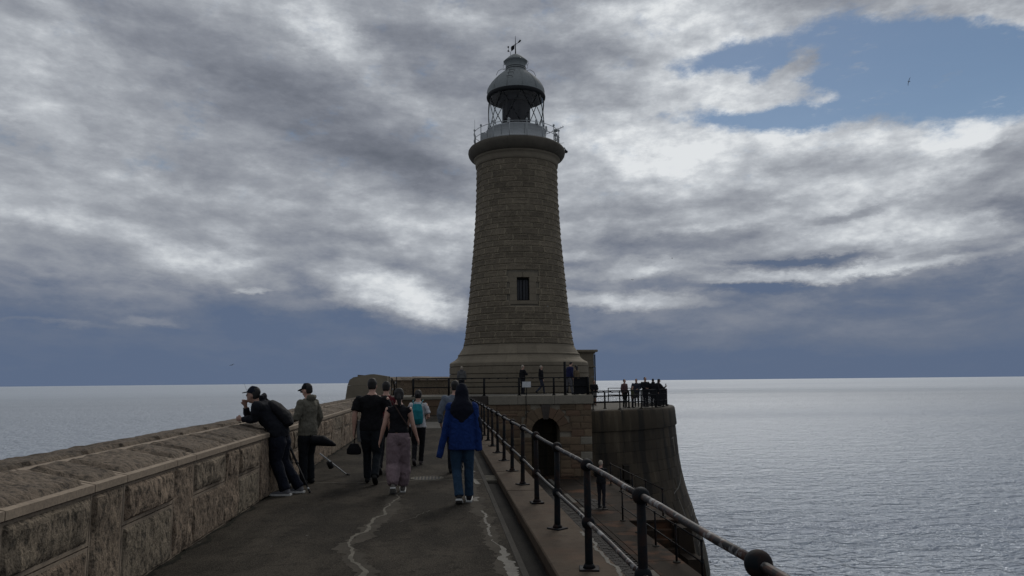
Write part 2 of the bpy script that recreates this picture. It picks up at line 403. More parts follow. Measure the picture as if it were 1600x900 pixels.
def concrete_fn(c1, c2, c3, rust=0.0, scale=1.2, bump=.4):
    def fn(t, b):
        p = t.node('ShaderNodeNewGeometry').outputs['Position']
        n1 = t.noise(p, scale, 7, .65); n2 = t.noise(p, scale * 7, 6, .7); n3 = t.noise(p, 70, 4, .7)
        c = t.mix(t.maprange(n1, .38, .62), c1, c2)
        c = t.mix(t.maprange(n2, .5, .72, 0, .6), c, c3)
        if rust: c = t.mix(t.maprange(t.noise(p, scale * 1.7, 5, .6), .52, .68, 0, rust), c, (.14, .065, .035))
        c = t.mix(t.maprange(n3, .62, .8, 0, .4), c, (.25, .24, .22))
        bp = t.node('ShaderNodeBump', i_Strength=bump, i_Distance=.01, i_Height=t.math('ADD', n2, n3))
        t.l.new(bp.outputs[0], b.inputs['Normal']); t.l.new(c, b.inputs['Base Color'])
        b.inputs['Roughness'].default_value = .92; b.inputs['Specular IOR Level'].default_value = 0.08
    return fn
M['plinth'] = mat('pinkish_concrete', concrete_fn((.088, .068, .050), (.066, .050, .037), (.036, .028, .021), .15))
M['gutter'] = mat('gutter_concrete', concrete_fn((.024, .022, .019), (.017, .0155, .014), (.011, .010, .009)))
M['kerb_edge'] = mat('gutter_kerb', concrete_fn((.055, .050, .043), (.04, .037, .032), (.028, .026, .023)))
M['slab'] = mat('pale_concrete', concrete_fn((.13, .12, .104), (.10, .093, .081), (.06, .056, .05)))
M['deck'] = mat('deck_concrete', concrete_fn((.15, .14, .12), (.12, .11, .095), (.08, .075, .065)))
M['quay'] = mat('quay_concrete', concrete_fn((.030, .0225, .0165), (.021, .016, .012), (.012, .0098, .008), .5, .5))
M['sett'] = mat('granite_setts', stone_fn((.032, .028, .024), (.024, .021, .019), (.016, .0145, .013), 2.5, .6, .01, rvar=.2))
M['patch'] = mat('white_repair_mortar', concrete_fn((.20, .19, .165), (.15, .14, .125), (.09, .085, .075), 0, 5))
M['worn'] = mat('worn_asphalt', concrete_fn((.062, .054, .043), (.044, .038, .030), (.024, .0205, .0165), 0, 3))
M['foot_strip'] = mat('dark_foot_strip', concrete_fn((.012, .012, .008), (.008, .008, .006), (.02, .018, .012), 0, 5))
M['crack'] = mat('crack_filler', concrete_fn((.15, .137, .112), (.105, .096, .079), (.05, .046, .038), 0, 6))
def paint_fn(c, rough=.45, spec=.5, bumpy=.15, dirt=(.02, .02, .02), damt=.3, metal=0):
    def fn(t, b):
        p = t.node('ShaderNodeNewGeometry').outputs['Position']
        n1 = t.noise(p, 9, 6, .65)
        cc = t.mix(t.maprange(n1, .45, .75, 0, damt), c, dirt)
        t.l.new(cc, b.inputs['Base Color'])
        bp = t.node('ShaderNodeBump', i_Strength=bumpy, i_Distance=.004, i_Height=t.noise(p, 60, 4, .7))
        t.l.new(bp.outputs[0], b.inputs['Normal'])
        t.l.new(t.maprange(n1, .3, .7, rough, min(1, rough + .25)), b.inputs['Roughness'])
        b.inputs['Specular IOR Level'].default_value = spec; b.inputs['Metallic'].default_value = metal
    return fn
M['black_paint'] = mat('black_painted_iron', paint_fn((.006, .008, .010), .6, .12, .4, (.045, .022, .014), .75))
M['black_iron'] = mat('dark_iron', paint_fn((.007, .0075, .009), .65, .15))
M['white_paint'] = mat('weathered_white_paint', paint_fn((.36, .375, .375), .6, .3, .1, (.22, .22, .2), .5))
M['lead_grey'] = mat('grey_dome_paint', paint_fn((.205, .22, .218), .7, .3, .08, (.13, .14, .135), .6))
M['dark_rim'] = mat('dark_rim_paint', paint_fn((.012, .013, .014), .6, .2))
def rail_fn(t, b):
    p = t.node('ShaderNodeNewGeometry').outputs['Position']
    n1 = t.noise(p, 5.0, 4, .6); n2 = t.noise(p, 16, 6, .65)
    sp = t.node('ShaderNodeSeparateXYZ'); t.l.new(p, sp.inputs[0]); near = t.maprange(sp.outputs[1], 5.5, 9.0, 0.0, .10)   # worn bare where the near bays get handled most
    c = t.mix(t.maprange(t.math('SUBTRACT', n1, near), .53, .57), (.014, .014, .015), (.17, .17, .17))
    c = t.mix(t.maprange(t.math('SUBTRACT', n2, near), .49, .56, 0, .95), c, (.055, .028, .020))
    t.l.new(c, b.inputs['Base Color']); b.inputs['Roughness'].default_value = .55; b.inputs['Specular IOR Level'].default_value = .22
    bp = t.node('ShaderNodeBump', i_Strength=.5, i_Distance=.004, i_Height=n2); t.l.new(bp.outputs[0], b.inputs['Normal'])
M['rail'] = mat('worn_rail', rail_fn)
def glass_fn(t, b):
    o = [n for n in t.n if n.type == 'OUTPUT_MATERIAL'][0]
    tr = t.node('ShaderNodeBsdfTransparent', i_Color=(.95, .97, .97)); gl = t.node('ShaderNodeBsdfGlossy', i_Roughness=.05, i_Color=(.55, .55, .55))
    lw = t.node('ShaderNodeLayerWeight'); fr = t.math('MULTIPLY_ADD', t.math('POWER', lw.outputs['Facing'], 4.0), .45, .04); mx = t.node('ShaderNodeMixShader')
    t.l.new(fr, mx.inputs[0]); t.l.new(tr.outputs[0], mx.inputs[1]); t.l.new(gl.outputs[0], mx.inputs[2]); t.l.new(mx.outputs[0], o.inputs[0])
M['glass'] = mat('lantern_glass', glass_fn)
M['lens'] = mat('dark_lens', paint_fn((.005, .006, .010), .5, .15, .0))
M['blind'] = mat('dark_blind', paint_fn((.016, .018, .022), .8, .1, .0))
M['shutter'] = mat('dark_window_pane', paint_fn((.02, .02, .024), .35, .5, .1))
M['wood'] = mat('wet_timber', paint_fn((.022, .018, .014), .8, .2, .6))
M['sign'] = mat('white_sign', paint_fn((.55, .56, .56), .5, .4, .0))
def sea_fn(t, b):
    p = t.node('ShaderNodeNewGeometry').outputs['Position']
    d = t.node('ShaderNodeVectorMath', operation='LENGTH'); t.l.new(p, d.inputs[0]); dist = d.outputs['Value']
    w0 = t.noise(t.mapping(p, rot=(0, 0, .2), scale=(.6, 1.2, 1)), .16, 3, .5)
    w1 = t.noise(t.mapping(p, rot=(0, 0, .45), scale=(.6, 1.0, 1)), .55, 3, .5, dist=.6)
    w2 = t.noise(t.mapping(p, rot=(0, 0, -.3), scale=(.8, 1.1, 1)), 1.7, 3, .5, dist=.4)
    h = t.math('MULTIPLY_ADD', w1, 1.1, t.math('MULTIPLY', w2, .55)); h = t.math('MULTIPLY_ADD', w0, .8, h)
    # far away the ripples are smaller than anything that can be resolved: there they act as roughness
    st = t.maprange(dist, 100, 1500, 1.0, .40, True)
    bp = t.node('ShaderNodeBump', i_Distance=SEA_D, i_Height=h); t.l.new(st, bp.inputs['Strength'])
    t.l.new(bp.outputs[0], b.inputs['Normal'])
    b.inputs['Base Color'].default_value = (.40, .475, .56, 1); b.inputs['IOR'].default_value = 1.5
    t.l.new(t.maprange(dist, 40, 700, .35, .11, True), b.inputs['Metallic'])
    b.inputs['Base Color'].default_value = (.37, .41, .46, 1)
    slick = t.noise(t.mapping(p, rot=(0, 0, .15), scale=(.0015, .012, 1)), 1.0, 4, .6)
    t.l.new(t.math('ADD', t.maprange(dist, 50, 900, .27, .68, True), t.maprange(slick, .42, .6, -.03, .08)), b.inputs['Roughness'])
SEA_D = 3.0
M['sea'] = mat('sea_water', sea_fn)
_cl = {}
def cloth(c, wr=.5, rough=.9, sc=14):
    k = (c, wr, rough)
    if k in _cl: return _cl[k]
    def fn(t, b):
        tcx = t.node('ShaderNodeTexCoord').outputs['Object']
        n = t.noise(t.mapping(tcx, scale=(1, 1, .6)), sc, 4, .55, dist=.8)
        t.l.new(t.mix(t.maprange(n, .3, .7), tuple(x * .85 for x in c), tuple(min(1, x * 1.15) for x in c)), b.inputs['Base Color'])
        bp = t.node('ShaderNodeBump', i_Strength=wr, i_Distance=.045, i_Height=n); t.l.new(bp.outputs[0], b.inputs['Normal'])
        b.inputs['Roughness'].default_value = rough; b.inputs['Specular IOR Level'].default_value = .15
    m = mat('cloth', fn); _cl[k] = m; return m
def skin_fn(c):
    def fn(t, b):
        tcx = t.node('ShaderNodeTexCoord').outputs['Object']
        t.l.new(t.mix(t.noise(tcx, 12, 3), c, tuple(x * .8 for x in c)), b.inputs['Base Color'])
        b.inputs['Roughness'].default_value = .6; b.inputs['Subsurface Weight'].default_value = 0.0
    return fn
M['skin'] = mat('skin', skin_fn((.46, .27, .20))); M['skin_tan'] = mat('tanned_skin', skin_fn((.32, .19, .14)))
M['hair'] = mat('dark_hair', paint_fn((.012, .010, .009), .55, .4, .6)); M['hair_brown'] = mat('brown_hair', paint_fn((.05, .03, .02), .55, .4, .6))
M['hair_fair'] = mat('fair_hair', paint_fn((.35, .30, .24), .6, .3, .6))
M['rubber'] = mat('black_rubber', paint_fn((.015, .015, .016), .7, .3)); M['sole'] = mat('white_sole', paint_fn((.5, .5, .48), .6, .3))
M['gull'] = mat('gull_feathers', paint_fn((.10, .10, .105), .8, .2, .1)); 
M['eye'] = mat('eye', paint_fn((.01, .01, .012), .2, .5, 0))

# ================================================================== sea
TX, TY = 5.22, 51.7               # tower axis
SEA_Z = -10.3
m = MB(); S = 45000
m.add([(-S, -S, SEA_Z), (S, -S, SEA_Z), (S, S, SEA_Z), (-S, S, SEA_Z)], [(0, 1, 2, 3)])
struct(m.build('sea', M['sea']))

# ================================================================== pier: promenade, gutter, plinth
m = MB(); m.box(-2.68, .76, -6, 40.02, -.5, 0); pier = struct(m.build('promenade', M['asphalt']))
m = MB(); m.box(-2.66, 1.42, 28.6, 33.2, -.02, .004); struct(m.build('pale_pavement_strip', M['slab']))
m = MB(); m.box(.76, .955, -6, 28.59, -.5, -.055); struct(m.build('gutter', M['gutter']))
m = MB(); m.box(.70, .765, -6, 28.58, -.3, .008, .006); struct(m.build('gutter_kerb', M['kerb_edge']))
pl = MB()
struct(MB().box(.955, 1.50, -6, 39.98, -.6, .05).build('plinth_bed', M['quay']))
y = -5.2; k = 0
plw = bpy.data.objects['plinth_bed']
while y < 39:
    L = (2.4, 3.1, 2.8)[k % 3]; y1 = min(y + L, 39.95)
    MB().box(.952, 1.515, y + .004, y1 - .004, -.02, .1 + .004 * math.sin(k * 2.1), .012).build('plinth_slab', M['plinth'], plw)
    y = y1; k += 1
m = MB(); m.box(-4.3, 1.47, -6, 40.0, SEA_Z - 2, -.5); struct(m.build('pier_body', M['bastion']))
# drains
def grate(x, y, r):
    g = thing('drain_cover', 'round slotted iron manhole grating set flush in the asphalt', 'manhole cover', (x, y, .001))
    mm = MB(); mm.lathe([(r, -.05), (r, .008), (r - .035, .010), (r - .035, -.05)], n=28); mm.build('frame', M['crack'], g)
    for i in range(9):
        xx = -r + .06 + i * (2 * r - .12) / 8; h = math.sqrt(max((r - .035) ** 2 - xx * xx, .001))
        MB().box(xx - .014, xx + .014, -h, h, -.03, .007).build('bar', M['crack'], g)
    MB().lathe([(0.001, .0015), (r - .03, .0015)], n=28).build('pit', M['rubber'], g)  # flat black disc, stands in for the shade between the bars
grate(-.27, 13.85, .30)
g = thing('gutter_grate', 'small barred iron grate lying across the gutter beside the plinth', 'drain grate', (.86, 13.75, -.05))
for i in range(8): MB().box(-.10, .10, -.32 + i * .09, -.275 + i * .09, 0, .05, .006).build('bar', M['crack'], g)
MB().box(-.115, -.10, -.36, .42, -.004, .056).build('frame_side', M['kerb_edge'], g)
MB().box(.10, .092, -.36, .42, -.004, .056).build('frame_side', M['kerb_edge'], g)
# ragged strips of repair mortar
def strip(name, pts, w, z, mt, seed, step=.05):
    pts = [Vector((a, b)) for a, b in pts]; P = []
    for a, b in zip(pts[:-1], pts[1:]):
        n = max(1, int((b - a).length / step))
        for i in range(n): P.append(a.lerp(b, i / n))
    P.append(pts[-1]); V = []
    for i, p in enumerate(P):
        t = (P[min(i + 1, len(P) - 1)] - P[max(i - 1, 0)]).normalized(); nn = Vector((-t.y, t.x))
        ww = w if not callable(w) else w(i / (len(P) - 1))
        j = mnoise.noise(Vector((p.x * 2, p.y * 2, seed))) * .10 + mnoise.noise(Vector((p.x * 9, p.y * 9, seed))) * .035
        a = ww * (.5 + .5 * abs(mnoise.noise(Vector((p.x * 9, p.y * 9, seed + 3)))) + .4 * mnoise.noise(Vector((p.x * 30, p.y * 30, seed))))
        b = ww * (.5 + .5 * abs(mnoise.noise(Vector((p.x * 9, p.y * 9, seed + 9)))) + .4 * mnoise.noise(Vector((p.x * 30, p.y * 30, seed + 5))))
        q = p + nn * j
        V += [(*(q + nn * a), z), (*(q - nn * b), z)]
    mm = MB(); mm.add(V, [(2 * i, 2 * i + 1, 2 * i + 3, 2 * i + 2) for i in range(len(P) - 1)])
    return struct(mm.build(name, mt))
def crack_w(u): return (.030 + .026 * abs(math.sin(u * 9.3)) * abs(math.sin(u * 23 + 1))) * (1 - .5 * u)
strip('worn_halo', [(-.69, 5.6), (-.72, 7.2), (-1.0, 8.35), (-.84, 9.2), (-.74, 10.6), (-.66, 12.2)], .17, .0022, M['worn'], 71)
strip('worn_halo', [(.60, 6.2), (.56, 8.0), (.50, 10.0), (.48, 12.5), (.48, 15.5)], .13, .0022, M['worn'], 77)
strip('crack_repair', [(-.69, 5.6), (-.68, 6.6), (-.72, 7.2), (-.85, 7.8), (-1.0, 8.35), (-.98, 8.8), (-.84, 9.2), (-.80, 9.8), (-.74, 10.6), (-.66, 11.2), (-.68, 12.2), (-.66, 13.5)], crack_w, .004, M['crack'], 1)
strip('lime_line', [(1.47, 5.2), (1.48, 6.0), (1.475, 6.8), (1.48, 7.6), (1.47, 8.2)], .028, .1062, M['patch'], 61, .03)
strip('wall_foot_strip', [(-2.62, yq) for yq in range(-4, 38, 2)], .045, .0035, M['foot_strip'], 51)  # dark ragged strip on the promenade along the foot of the parapet
strip('joint_repair', [(-2.6, 13.52), (-1.2, 13.48), (-.65, 13.5), (.1, 13.55), (.7, 13.5)], .034, .0045, M['crack'], 4)
strip('mortar_patch', [(.69, 6.2), (.68, 6.8), (.63, 7.4), (.60, 8.0), (.57, 8.45)], lambda u: .075 * abs(math.sin(min(1, u + .15) * math.pi)) ** .5 + .01, .0042, M['patch'], 9, .03)
strip('mortar_patch', [(.55, 8.6), (.53, 9.4), (.56, 10.3)], .026, .0042, M['patch'], 14, .03)
strip('mortar_patch', [(.58, 12.9), (.54, 13.6), (.52, 14.6), (.56, 15.6)], .07, .0042, M['patch'], 19, .03)
strip('mortar_patch', [(.50, 11.1), (.52, 11.5)], .055, .0042, M['patch'], 24, .03)
strip('hairline_crack', [(-.5, 9.6), (-.3, 10.1), (-.15, 10.4)], .008, .0042, M['crack'], 37, .03)

# ================================================================== low seaward parapet of the promenade
def rock_face(u0, u1, v0, v1, depth, nu, nv, margin, seed, amp, raise_, mu=None, vmin=None):
    """front grid in (u,v) with a flat drafted margin and a proud rock-faced middle; returns list of (u,v,h), faces"""
    us = [u0, u0 + margin, u0 + margin * 1.9] + [u0 + margin * 1.9 + (u1 - u0 - margin * 3.8) * i / nu for i in range(1, nu)] + [u1 - margin * 1.9, u1 - margin, u1]
    vs = [v0, v0 + margin, v0 + margin * 1.9] + [v0 + margin * 1.9 + (v1 - v0 - margin * 3.8) * i / nv for i in range(1, nv)] + [v1 - margin * 1.9, v1 - margin, v1]
    P = []
    for j, v in enumerate(vs):
        for i, u in enumerate(us):
            edge = min(i, len(us) - 1 - i, j, len(vs) - 1 - j)
            if edge < 2: h = 0.0
            else:
                q = Vector((u * 3.0 + seed * 7.1, v * 2.2, seed * 1.7)); q2 = Vector((u * 13 + seed, v * 6.5, seed * 3.3))
                ridg = 1 - abs(mnoise.noise(q * 2.1)) * 2
                h = raise_ * (.75 if edge == 2 else 1.0) + amp * (mnoise.noise(q) * .9 + mnoise.noise(q2) * .55 + ridg * .35)
                h = max(h, .004)
            uu = u + (mnoise.noise(Vector((u * 9, v * 9, seed))) * margin * .35 if edge >= 2 else 0)
            vv = v + (mnoise.noise(Vector((u * 9, v * 9, seed + 5))) * margin * .35 if edge >= 2 else 0)
            P.append((uu, vv, h))
    nu_ = len(us); F = [(j * nu_ + i, j * nu_ + i + 1, (j + 1) * nu_ + i + 1, (j + 1) * nu_ + i) for j in range(len(vs) - 1) for i in range(nu_ - 1)]
    border = [i for i in range(nu_)] + [j * nu_ + nu_ - 1 for j in range(1, len(vs))] + [(len(vs) - 1) * nu_ + i for i in range(nu_ - 2, -1, -1)] + [j * nu_ for j in range(len(vs) - 2, 0, -1)]
    return P, F, border
def rock_stone(fn3, grid, back):
    """fn3(u,v,h) -> xyz ; back(u,v) -> depth of the block behind its face"""
    P, F, B = grid; mm = MB(); n = len(P)
    V = [fn3(*p) for p in P] + [fn3(P[i][0], P[i][1], -back) for i in B]
    mm.add(V, F)
    mm.flat = [q for q, f in enumerate(F) if all(P[i][2] == 0.0 for i in f)]
    k = len(B); mm.f += [(B[i], n + i, n + (i + 1) % k, B[(i + 1) % k]) for i in range(k)]; mm.sm += [False] * k
    return mm
WX = -2.66
pw = thing('parapet_wall', 'low brown rock-faced stone parapet running along the left seaward side of the promenade', 'wall', (WX, -1, 0))
pw_loc = Vector((WX, -1, 0))
core = MB(); core.prism([(-.03 , -.4), (-.03, .90), (-.54, 1.035), (-1.2, .985), (-1.45, .9), (-1.6, -.4)][::-1], -2.0, 40.6); core.build('wall_core', M['mortar'], pw)
def two_tone(o, idx):
    o.data.materials.append(M['margin'])
    for q in idx: o.data.polygons[q].material_index = 1
    return o
def wall_stone(y0, y1, z0, z1, seed, amp, raise_, mg, near):
    g = .045 if near > 1 else (.07 if near else .16)
    nu = max(2, int((y1 - y0) / g)); nv = max(2, int((z1 - z0) / g))
    G = rock_face(y0 + .004, y1 - .004, z0 + .003, z1 - .003, 0, nu, nv, mg, seed, amp, raise_)
    mm = rock_stone(lambda u, v, h: (h, u + 1, v), G, .12); two_tone(mm.build('stone', M['wall'], pw), mm.flat)
def cope_stone(y0, y1, seed, near, row):
    g = .05 if near > 1 else (.08 if near else .18)
    nu = max(2, int((y1 - y0) / g)); nv = max(2, int(.5 / g))
    if row == 0: a, b = Vector((0.030, 0, .950)), Vector((-.56, 0, 1.075)); mg = .05
    else: a, b = Vector((-.585, 0, 1.07)), Vector((-1.27, 0, 1.01)); mg = .03
    d = b - a; L = d.length; d.normalize(); nn = Vector((-d.z, 0, d.x)); nn = nn if nn.z > 0 else -nn
    G = rock_face(y0 + .010, y1 - .010, 0, L, 0, nu, nv, mg, seed, .017, .034 if row == 0 else .042)
    f3 = lambda u, v, h: tuple(a + d * v + nn * h + Vector((0, u + 1, 0)))
    mm = rock_stone(lambda u, v, h: f3(u, v, h), G, .07)
    if row == 0:   # dressed front edge below the arris
        mm.box(-.05, .0298, y0 + .006 + 1, y1 - .006 + 1, .893, .9495)
    o = mm.build('coping_stone', M['coping'], pw)
    nbase = len(mm.f) - 6
    two_tone(o, list(mm.flat) + (list(range(nbase, len(mm.f))) if row == 0 else []))
k0 = -4
for k in range(k0, 18):
    ya = 6.16 + 1.8 * k; yb = ya + .6; yc = ya + 1.8
    if ya > 38.5: break
    near = 2 if ya < 10.5 else (1 if ya < 17 else 0)
    j = rnd.uniform(-.04, .04)
    wall_stone(ya, yb, -.02, .891, k * 3.1 + 1, .034, .018, .022, near)
    wall_stone(yb, yc, .53 + j, .891, k * 3.1 + 2, .036, .032, .030, near)
    wall_stone(yb, yc, -.02, .527 + j, k * 3.1 + 3, .024, .012, .026, near)
    cope_stone(ya, yb, k * 2.3 + 11, near, 0); cope_stone(yb, yc, k * 2.3 + 12, near, 0)
    cope_stone(ya + .3, yc + .3 - .8, k * 2.3 + 13, near, 1); cope_stone(yc - .5, yc + .3, k * 2.3 + 14, near, 1)

# end pylon where the high parapet begins
def block(name, x0, x1, y0, y1, z0, z1, mt, parent, bev=.015):
    return MB().box(x0, x1, y0, y1, z0, z1, bev).build(name, mt, parent)
ep = thing('wall_pylon', 'smooth sloping end block where the tall parapet rises from the low one', 'wall', (0, 0, 0))
lv = [(-.2, .5), (.5, 1.05), (1.05, 1.58)]
for (z0, z1) in lv:
    s0, s1 = (z0 + .2) * .14, (z1 + .2) * .14
    mm = MB(); mm.prism([(-4.95 + s0, z0), (-2.72, z0), (-2.74, z1 - .006), (-4.95 + s1, z1 - .006)], 38.45, 40.9); mm.build('stone', M['tower_smooth'], ep)
mm = MB(); mm.prism([(-4.70, 1.58), (-2.74, 1.58), (-2.76, 2.02), (-3.4, 2.13), (-3.62, 2.12), (-4.42, 1.98), (-4.60, 1.86)], 38.45, 40.9); mm.build('capstone', M['tower_smooth'], ep)

# tall curved parapet on the seaward side of the pier head
tp = thing('head_parapet', 'tall curved stone parapet sweeping behind the tower on the seaward side', 'wall', (0, 0, 0))
path = [(-3.75, 40.9), (-3.95, 43.5), (-4.25, 46.5), (-4.3, 49.5)]
for a in range(-82, 106, 9):
    path.append((TX + 9.75 * math.cos(R(180 - a)), TY + 9.75 * math.sin(R(180 - a)))) if a > -14 else None
path = [Vector(p) for p in path]
def ribbon(p, i):
    t = (p[min(i + 1, len(p) - 1)] - p[max(i - 1, 0)]).normalized(); return Vector((t.y, -t.x))
SEG = []
for a, b in zip(path[:-1], path[1:]):
    n = max(1, round((b - a).length / 1.5))
    for i in range(n): SEG.append(a.lerp(b, i / n))
SEG.append(path[-1])
for i in range(len(SEG) - 1):
    for (z0, z1, w, mt) in ((-.1, .62, .62, 'wall'), (.62, 1.25, .60, 'wall'), (1.25, 1.86, .58, 'wall'), (1.86, 2.12, .72, 'coping')):
        a, b = SEG[i], SEG[i + 1]; na, nb = ribbon(SEG, i) * w, ribbon(SEG, i + 1) * w
        o = (b - a).normalized() * .006
        jj = rnd.uniform(0, .02); top = z1 - .005 + (rnd.uniform(0, .05) if z1 > 2 else 0)
        q = [a + na * (1 + jj) + o, b + nb * (1 + jj) - o, b - nb - o, a - na + o]
        v = [(*p, z0) for p in q] + [(*p, top) for p in q]
        if z1 > 2: v[4] = (*(q[0] - na * .25), z1 - .08); v[5] = (*(q[1] - nb * .25), z1 - .08)
        MB().add(v, [(0, 1, 2, 3)[::-1], (4, 5, 6, 7), (0, 4, 5, 1)[::-1], (1, 5, 6, 2)[::-1], (2, 6, 7, 3)[::-1], (3, 7, 4, 0)[::-1]]).build('stone' if z1 < 2 else 'coping_stone', M[mt], tp)

# ================================================================== pier head: round bastion
def poly_disc(r, z, n=96): return [(TX + r * math.sin(2 * math.pi * i / n), TY - r * math.cos(2 * math.pi * i / n), z) for i in range(n)]
bastion = thing('round_bastion', 'huge round battered stone bastion carrying the lighthouse above the water', 'bastion', (0, 0, 0))
bprof = [(9.95, .02), (10.2, -.25), (10.33, -1.15), (10.40, -2.0), (10.47, -2.9), (10.62, -4.0), (10.85, -5.1), (11.25, -6.4), (11.65, -7.7), (11.95, -8.9), (12.15, -10.2), (12.2, -12)]
def br(z):
    for (r0, z0), (r1, z1) in zip(bprof[:-1], bprof[1:]):
        if z1 <= z <= z0: return r0 + (r1 - r0) * (z - z0) / (z1 - z0)
    return bprof[-1][0]
mm = MB(); mm.lathe([(9.9, -.02)] + [(r - .05, z) for r, z in bprof[1:]], (TX, TY), 96); mm.build('wall_core', M['bastion'], bastion)
def curved_block(c, rf, z0, z1, a0, a1, depth, nseg, mt, name, parent, pr=0.0, ch=.012, rot_share=None):
    """stone of a round wall, chamfered; rf(z) radius"""
    mm = MB(); V = []; am = 0
    rows = [(z0 + .004, 0), (z0 + ch, 1), (z1 - ch, 1), (z1 - .004, 0)]
    for z, e in rows:
        for i in range(nseg + 1):
            a = a0 + (a1 - a0) * i / nseg
            if i == 0: a += .003 / rf(z) * 1
            if i == nseg: a -= .003 / rf(z)
            edge = 1 if (i in (0, nseg) or e == 0) else 0
            r = rf(z) + (pr if not edge else pr - ch)
            V.append((c[0] + r * math.sin(a), c[1] - r * math.cos(a), z))
    w = nseg + 1
    for z in (z0 + .004, z1 - .004):
        for a in (a0 + .003 / rf(z), a1 - .003 / rf(z)):
            r = rf(z) - depth; V.append((c[0] + r * math.sin(a), c[1] - r * math.cos(a), z))
    F = [(j * w + i, j * w + i + 1, (j + 1) * w + i + 1, (j + 1) * w + i) for j in range(3) for i in range(nseg)]
    b = 4 * w
    F += [tuple([i for i in range(w)][::-1] + [b, b + 1]), tuple([3 * w + i for i in range(w)] + [b + 3, b + 2]), (0, w, 2 * w, 3 * w, b + 2, b)[::1], (nseg, b + 1, b + 3, 3 * w + nseg, 2 * w + nseg, w + nseg)]
    mm.add(V, F)
    return mm
rest = MB()
z = -1.15; k = 0
while z > -11:
    h = (.62, .55, .66, .6)[k % 4]; n = 56; off = (k % 2) * .5 + .13 * math.sin(k * 3)
    for i in range(n):
        a0, a1 = (i + off) * 2 * math.pi / n, (i + off + 1) * 2 * math.pi / n
        am = (a0 + a1) / 2
        while am > math.pi: am -= 2 * math.pi
        mmb = curved_block((TX, TY), br, z - h, z, a0, a1, .12, 2, None, '', None, pr=rnd.uniform(0, .02), ch=.020)
        if R(8) < am < R(84) and z > -9.5: mmb.build('stone', M['bastion'], bastion)
        else: rest.add(mmb.v, mmb.f)
    z -= h; k += 1
stuff(rest.build('stonework', M['bastion'], bastion))
n = 26
for i in range(n):
    a0, a1 = (i + .3) * 2 * math.pi / n, (i + 1.3) * 2 * math.pi / n
    mm = MB(); prof = [(9.4, -.02), (10.12, .05), (10.26, .02), (10.33, -.07), (10.36, -.3), (10.43, -1.10), (10.40, -1.14), (10.25, -1.16)]
    mm.lathe(prof, (TX, TY), 5, a0 + .0006, a1 - .0006, smooth=True); mm.build('cap_stone', M['bastion'], bastion)
m = MB(); m.add(poly_disc(9.9, .045), [tuple(range(96))]); struct(m.build('bastion_terrace', M['deck']))
# cracks of white lime on the bastion
def lime(name, a, z, pts, w):
    V = []; P = [Vector(p) for p in pts]
    for i, p in enumerate(P):
        t = (P[min(i + 1, len(P) - 1)] - P[max(i - 1, 0)]).normalized(); nn = Vector((-t.y, t.x)) * w * (.6 + .5 * abs(mnoise.noise(Vector((i * 1.7, a, 0)))))
        for q in (p + nn, p - nn):
            zz_ = z + q.y; aa = a + q.x / 10.6; r = br(zz_) + .032
            V.append((TX + r * math.sin(aa), TY - r * math.cos(aa), zz_))
    MB().add(V, [(2 * i, 2 * i + 1, 2 * i + 3, 2 * i + 2) for i in range(len(P) - 1)]).build(name, M['patch'], bastion)
lime('lime_stain', R(60), -1.9, [(-.35, .0), (-.1, .05), (.12, .0), (.32, .06)], .05)
lime('lime_stain', R(60), -1.9, [(.03, -.02), (.05, -.3), (.0, -.62), (.03, -.8)], .06)
lime('lime_stain', R(58), -5.0, [(-1.2, 0), (-.3, .22), (.5, .5), (1.4, .95)], .045)
lime('lime_stain', R(54), -5.6, [(0, .3), (.12, -.4), (.2, -1.3)], .045)
lime('lime_stain', R(66), -4.6, [(0, .2), (.25, -.6), (.35, -1.2)], .045)
for q in range(5): lime('lime_stain', R(70 - q), -6.2 - q * .55, [(-1.6, -.35), (-.5, -.1), (.5, .1), (1.6, .5)], .035)

# ================================================================== lower quay on the sheltered side
QZ = -3.3
m = MB(); m.box(1.47, 8.6, 27.3, 43, SEA_Z - 2, QZ); m.box(1.47, 6.62, -8, 27.3, SEA_Z - 2, QZ)
m.prism([(8.55, QZ - .002), (8.55, SEA_Z - 2), (9.6, SEA_Z - 2)], 27.3, 42); struct(m.build('lower_quay', M['quay']))
quay = bpy.data.objects['lower_quay']
rq = random.Random(3)
y = -6.0
while y < 27.2:           # big paving slabs towards the quay edge
    L = rq.uniform(1.5, 2.3); y1 = min(y + L, 27.25)
    for (xa, xb) in ((5.56, 6.62),):
        MB().box(xa + .006, xb, y + .006, y1 - .006, QZ - .05, QZ + .03 + rq.uniform(0, .008), .01).build('paving_slab', M['quay'], quay)
    y = y1
y = 27.25
while y < 41:
    L = rq.uniform(1.5, 2.3); y1 = y + L
    for (xa, xb) in ((5.56, 6.7), (6.7, 8.55)):
        MB().box(xa + .006, xb - .006, y + .006, y1 - .006, QZ - .05, QZ + .03 + rq.uniform(0, .008), .01).build('paving_slab', M['quay'], quay)
    y = y1
y = -6.0
while y < 39.5:
    y1 = y + 1.25; MB().box(5.36, 5.55, y + .005, y1 - .005, QZ - .05, QZ + .04, .012).build('kerb_stone', M['slab'] if rq.random() < .25 else M['quay'], quay); y = y1
sm_ = MB()
for j in range(0, 330):
    yy = 3.0 + j * .11
    for i in range(11):
        xx = 2.98 + i * .215 + (j % 2) * .1
        if xx > 5.15: continue
        sm_.box(xx, xx + .20, yy, yy + .098, QZ - .02, QZ + .022 + rq.uniform(0, .018))
for j in range(0, 24):
    for i in range(4): sm_.box(5.58 + i * .21, 5.77 + i * .21, 29.6 + j * .11, 29.7 + j * .11, QZ + .02, QZ + .05 + rq.uniform(0, .02))
stuff(sm_.build('granite_setts', M['sett']))
